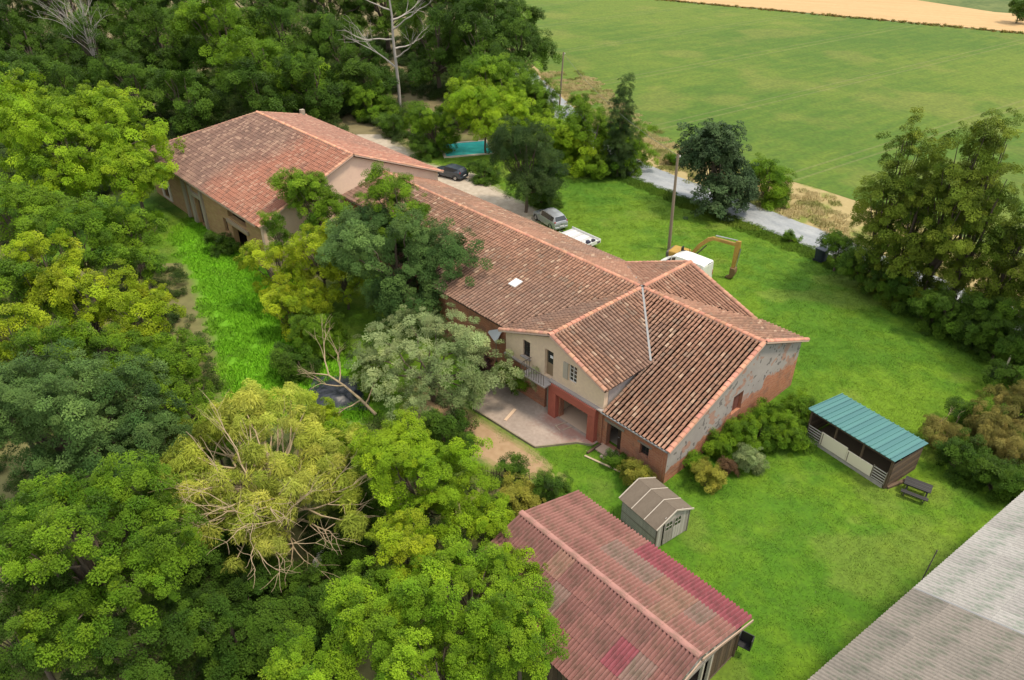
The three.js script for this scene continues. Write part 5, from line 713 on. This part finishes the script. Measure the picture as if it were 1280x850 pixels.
// left and foreground trees
tree('huge bright green tree rising beside the barn front', 'bright', -45.16, -74.81, 8.5, 9.11, { s: 0.95, n: 17, ry: 6.2, tr: 0.4 });
tree('bright green tree reaching toward the barn wall', 'bright', -37.58, -71.02, 6.5, 3.96, { s: 0.8, ry: 3.4 });
const LG = 'mid green tree in the thicket across from the barn'; for (const [x, z, yc, r] of [[-42.14, -59.00, 7, 4.21], [-35.38, -55.30, 6.5, 4.02], [-34.04, -60.99, 5, 2.98], [-35.20, -47.52, 6, 3.49], [-31.66, -57.52, 3.2, 1.93], [-29.63, -39.65, 6, 2.35]]) tree(LG, 'mid', x, z, yc, r, { s: 0.8, group: 'trees of the left thicket' });
const LB = 'yellowish green tree in the thicket along the grass alley'; for (const [x, z, yc, r] of [[-30.85, -47.23, 5.5, 3.26], [-27.57, -47.47, 4, 2.61], [-34.33, -49.05, 7.5, 2.58], [-32.37, -40.77, 6.5, 2.28], [-28.79, -52.01, 3, 1.66]]) tree(LB, 'lime', x, z, yc, r, { s: 0.75, d: 0.9, group: 'yellowish trees of the left thicket' });
const LD = 'dark green young tree at the edge of the grass alley'; for (const [x, z, yc, r] of [[-23.71, -42.75, 3.4, 2.55], [-20.82, -38.38, 2.8, 2.07], [-23.58, -39.82, 4, 2.62], [-27.53, -41.90, 4.5, 2.48], [-18.24, -35.20, 2.6, 1.67]]) tree(LD, 'mid', x, z, yc, r, { s: 0.65, group: 'dark young trees along the alley' });
tree('big blue green tree with dense layered crown', 'blue', -23.66, -31.18, 7, 4.80, { s: 0.62, n: 20, ry: 4.2, tr: 0.3 });
tree('blue green tree partly behind the big layered one', 'blue', -27.98, -33.30, 7, 2.95, { s: 0.62, n: 12, ry: 3 }); tree('small blue green tree next to the yellow willow', 'blue', -20.18, -31.54, 5, 2.22, { s: 0.6, ry: 2.6 });
tree('large deep green tree with lighter tips below the blue green one', 'mid', -18.68, -22.39, 7, 4.02, { s: 0.55, n: 20, ry: 3.6, tr: 0.3 });
for (const [x, z, yc, r] of [[-19.84, -19.10, 6, 2.60], [-16.16, -19.79, 4.5, 2.55], [-16.60, -25.03, 4, 2.15], [-24.14, -25.18, 5.5, 1.92]]) tree('dark green understorey tree in the near thicket', 'dark', x, z, yc, r, { s: 0.5, ry: r * 0.8, group: 'dark trees of the near thicket' });
for (const [x, z, yc, r] of [[-13.03, -21.85, 2.2, 2.46], [-16.31, -29.45, 2.2, 2.20], [-10.01, -21.57, 2, 1.85], [-9.10, -30.88, 2, 2.09], [-12.62, -25.32, 1.6, 1.71], [-15.43, -24.18, 1.8, 1.90], [-9.16, -24.34, 1.6, 1.59], [-9.01, -27.50, 1.2, 1.46], [-14.49, -27.33, 1.4, 1.53], [-19.20, -30.68, 2.2, 1.81]]) bush('dark leafy undergrowth bush beneath the willow', 'dark', x, z, yc, r, { s: 0.5, group: 'undergrowth bushes under the willow' });
{ // yellow willow with bleached bare limbs
  const [wx, wz, wy, wr] = [-12.60, -28.83, 6, 4.96], f = wr / 120, R = rng(222), lobes = [];
  for (const [u, v, y, r] of [[230, 560, 5.5, 38], [265, 540, 6, 42], [300, 525, 6.5, 42], [345, 530, 6.6, 40], [390, 545, 6.2, 38], [250, 600, 5.2, 40], [300, 580, 6.2, 46], [350, 585, 6.4, 46], [400, 595, 5.8, 42], [420, 630, 5, 36], [330, 640, 5.2, 38], [375, 650, 5, 36], [280, 625, 5.2, 34], [410, 570, 5.6, 36], [205, 585, 4.8, 36], [180, 565, 4.6, 36], [165, 590, 4.2, 30], [200, 550, 5, 34], [220, 620, 4.4, 34], [260, 660, 4, 30], [330, 680, 3.8, 28], [270, 510, 6, 34], [320, 505, 6.4, 34], [420, 600, 5.4, 36], [365, 620, 5.6, 36], [300, 655, 4.6, 30]]) for (let k = 0; k < 3; k++) lobes.push([(u - 335 + (R() - 0.5) * 46) * f, y + (R() - 0.5) * 1.1, (v - 585 + (R() - 0.5) * 36) * f * 1.75 + (y - 6) * 1.5, r * f * (0.36 + R() * 0.28), r * f * (0.4 + R() * 0.2)]);
  const T = tree('golden yellow willow with bleached bare lower limbs', 'willow', wx, wz, 6, wr, { lobes, s: 0.74, d: 1.05, tr: 0.26, ry: 3, bark: paleBark, name: 'willow_tree' });
  for (let i = 0; i < 16; i++) { const o = [], a = i * 0.62 - 0.6, up = i % 2; branches(R, new THREE.Vector3(0.3 + (R() - 0.5) * 1.5, (up ? 4.6 : 2.8) + R() * 1.4, 0.9 + (R() - 0.5) * 1.5), new THREE.Vector3(Math.cos(a) * 1.1, 0.25 + R() * 0.5, Math.sin(a) + (up ? 0.2 : 0.8)), 2.1 + R() * 1.1, up ? 0.07 : 0.085, 2, o, 0.95, 0.015); mesh('bare_limb', merge(o), paleBark, T); }
}
tree('vivid green dense tree before the dirt bank', 'bright', -4.84, -29.00, 5, 3.70, { s: 0.5, n: 18, ry: 3, tr: 0.2 });
tree('small vivid green tree at the willow edge', 'bright', -9.65, -33.31, 4.2, 1.48, { s: 0.48, ry: 1.4 }); tree('yellow tinged green tree between willow and shed', 'lime', -4.99, -23.71, 5.5, 1.85, { s: 0.46, ry: 1.7 });
for (const [x, z, yc, r] of [[-1.76, -21.44, 5, 3.24], [-5.66, -20.41, 5, 2.74], [0.27, -19.63, 5, 2.08], [-3.05, -17.98, 5, 2.57], [-8.13, -18.13, 4.5, 1.95]]) tree('fresh green leafy tree beside the pink roofed shed', 'fresh', x, z, yc, r, { s: 0.46, n: 14, ry: r * 0.75, group: 'fresh green trees by the pink roofed shed' });
for (const [x, z, yc, r] of [[-1.00, -27.45, 3.2, 1.92], [-0.15, -24.30, 3.6, 1.62]]) tree('fresh green young tree at the shed roof edge', 'bright', x, z, yc, r, { s: 0.46, ry: r * 0.9, group: 'young trees at the shed roof edge' });

// ---------- undergrowth ----------
{
  const R = rng(777), sets = [], cols = [];
  for (let i = 0; i < 52000; i++) {
    const x = -130 + R() * 137, z = -170 + R() * 160, n = fbm(x * 0.25, z * 0.25, 3); let w = x < -46 || z < -104 ? (x < 4 - (z < -104 ? 0 : 50) || z < -104 ? 1 : 0) : WOODY(x, z); if (z < -104 && x > 4 + (z + 104) * 0.12) w = 0; if (w < 0.6 || n < 0.36) continue;
    const dx = x - HX, dz = z - HZ, c = Math.cos(TURN), s = Math.sin(TURN), a = dx * c - dz * s, b = dx * s + dz * c; if (a > -61.5 && a < 11 && b > -8 && b < 14.5) continue; if (inPoly(x, z, YARD) || inPoly(x, z, DIRT) || alley(x, z) > 0.2 || inPoly(x, z, [[0, -27.9], [3.6, -31], [11.6, -22], [8, -18], [-3.5, -25]])) continue; if (Math.hypot(x + 5.4, z + 99.5) < 6.5) continue;
    const far = z < -70 ? 1.5 : 1, h = (0.1 + R() * 1.1 * (n - 0.2) * 1.8) * far, ss = (0.45 + R() * 0.4) * far; Q.setFromUnitVectors(YUP, new THREE.Vector3((R() - 0.5) * 0.7, 1, (R() - 0.5) * 0.7).normalize());
    sets.push(new THREE.Matrix4().compose(new THREE.Vector3(x, h, z), Q.clone().multiply(new THREE.Quaternion().setFromAxisAngle(YUP, R() * 6.28)), new THREE.Vector3(ss, ss, ss))); const k = mix3([0.035, 0.075, 0.01], [0.1, 0.16, 0.02], R() * n * 1.5); cols.push(L(...k));
  }
  tag(instanced('undergrowth', SPRAY.broad, leafMat, sets, cols, scene), 'dark leafy undergrowth covering the woodland floor', 'undergrowth');
}

// ---------- grass ----------
{
  const R = rng(4242), keep = (x, z) => {
    const dx = x - HX, dz = z - HZ, c = Math.cos(TURN), s = Math.sin(TURN), a = dx * c - dz * s, b = dx * s + dz * c;
    if (a > -61 && a < 9.9 && b > -6.3 && b < 9.2) return 0; if (a > -61 && a < -32 && b > -7 && b < 13.7) return 0; if (inPoly(x, z, COURT) || inPoly(x, z, DIRT) || inPoly(x, z, YARD)) return 0;
    if (inPoly(x, z, [[0.5, -27.5], [3.6, -30.3], [11.2, -22], [8, -19]]) || inPoly(x, z, [[7.9, -28.6], [10.1, -30.1], [8.5, -32.4], [6.3, -30.9]])) return 0;
    return 1 - WOODY(x, z);
  };
  const poly = [[-45, -14], [45, -14], [45, -44], [43.6, -47.2], [39.6, -53.2], [33.8, -61.5], [29, -67.9], [23.6, -74.6], [18, -81.9], [12.9, -88.8], [8.5, -97.5], [-40, -97.5]];
  const patches = [grassPatch(1.5, 520, 0.035, 0.014, 1), grassPatch(1.5, 520, 0.042, 0.014, 2)], tall = grassPatch(1.4, 760, 0.2, 0.018, 3), gm = M(1, 1, 1, 0.9), sets = [[], [], []], cs = [[], [], []];
  for (let x = -44; x < 45; x += 1.15) for (let z = -97; z < -14; z += 1.15) {
    const px = x + (R() - 0.5) * 0.8, pz = z + (R() - 0.5) * 0.8; if (!inPoly(px, pz, poly) || keep(px, pz) < 0.5) continue;
    const al = alley(px, pz) > 0.3, i = al ? 2 : Math.floor(R() * 2), c = lawnColor(px, pz), h = 0.75 + 0.7 * fbm(px * 0.4, pz * 0.4, 2);
    sets[i].push(new THREE.Matrix4().compose(new THREE.Vector3(px, 0, pz), new THREE.Quaternion().setFromAxisAngle(YUP, R() * 6.28), new THREE.Vector3(1, h, 1))); const k = (al ? 1.25 : 1.0) + R() * 0.25; cs[i].push(L(c[0] * k * 1.1, c[1] * k * 1.08, c[2] * k));
  }
  tag(instanced('lawn_grass', patches[0], gm, sets[0], cs[0], scene), 'short mown grass blades of the lawn', 'grass'); tag(instanced('lawn_grass_001', patches[1], gm, sets[1], cs[1], scene), 'slightly longer grass tufts of the lawn', 'grass'); tag(instanced('meadow_grass', tall, gm, sets[2], cs[2], scene), 'lush tall grass of the alley beside the barn', 'grass');
  // dry grass and weeds on the verge beyond the lane
  const vt = grassPatch(1.3, 260, 0.22, 0.02, 9), vm = [], vc = [];
  for (let i = 4; i < RP.length - 30; i++) { const t = RP[i + 1].clone().sub(RP[i]).normalize(); for (let k = 0; k < 9; k++) { const o = 2.6 + R() * 8.5, x = RP[i].x - t.z * o + (R() - 0.5), z = RP[i].z + t.x * o + (R() - 0.5); const n = fbm(x * 0.3, z * 0.3, 3); if (n < 0.36) continue; vm.push(new THREE.Matrix4().compose(new THREE.Vector3(x, 0, z), new THREE.Quaternion().setFromAxisAngle(YUP, R() * 6.28), new THREE.Vector3(1, 0.5 + R(), 1))); const c = mix3([0.2, 0.23, 0.05], [0.5, 0.41, 0.2], sstep(0.38, 0.52, n)); vc.push(L(...c)); } }
  tag(instanced('verge_grass', vt, gm, vm, vc, scene), 'dry straw coloured grass on the verge of the lane', 'grass');
  // ragged taller grass along the near side of the lane
  const em = [], ec = []; for (let i = 8; i < RP.length - 40; i++) { const t = RP[i + 1].clone().sub(RP[i]).normalize(); for (const o of [-2.3, -2.9, -3.6]) { const x = RP[i].x - t.z * o + (R() - 0.5) * 0.6, z = RP[i].z + t.x * o + (R() - 0.5) * 0.6; em.push(new THREE.Matrix4().compose(new THREE.Vector3(x, 0, z), new THREE.Quaternion().setFromAxisAngle(YUP, R() * 6.28), new THREE.Vector3(1, 0.5 + R() * 0.6, 1))); const c = lawnColor(x, z); ec.push(L(c[0] * 1.05, c[1], c[2])); } }
  tag(instanced('bank_grass', tall, gm, em, ec, scene), 'longer rough grass on the bank along the near lane side', 'grass');
}
console.log('objects', scene.children.length);
renderer.render(scene, camera);
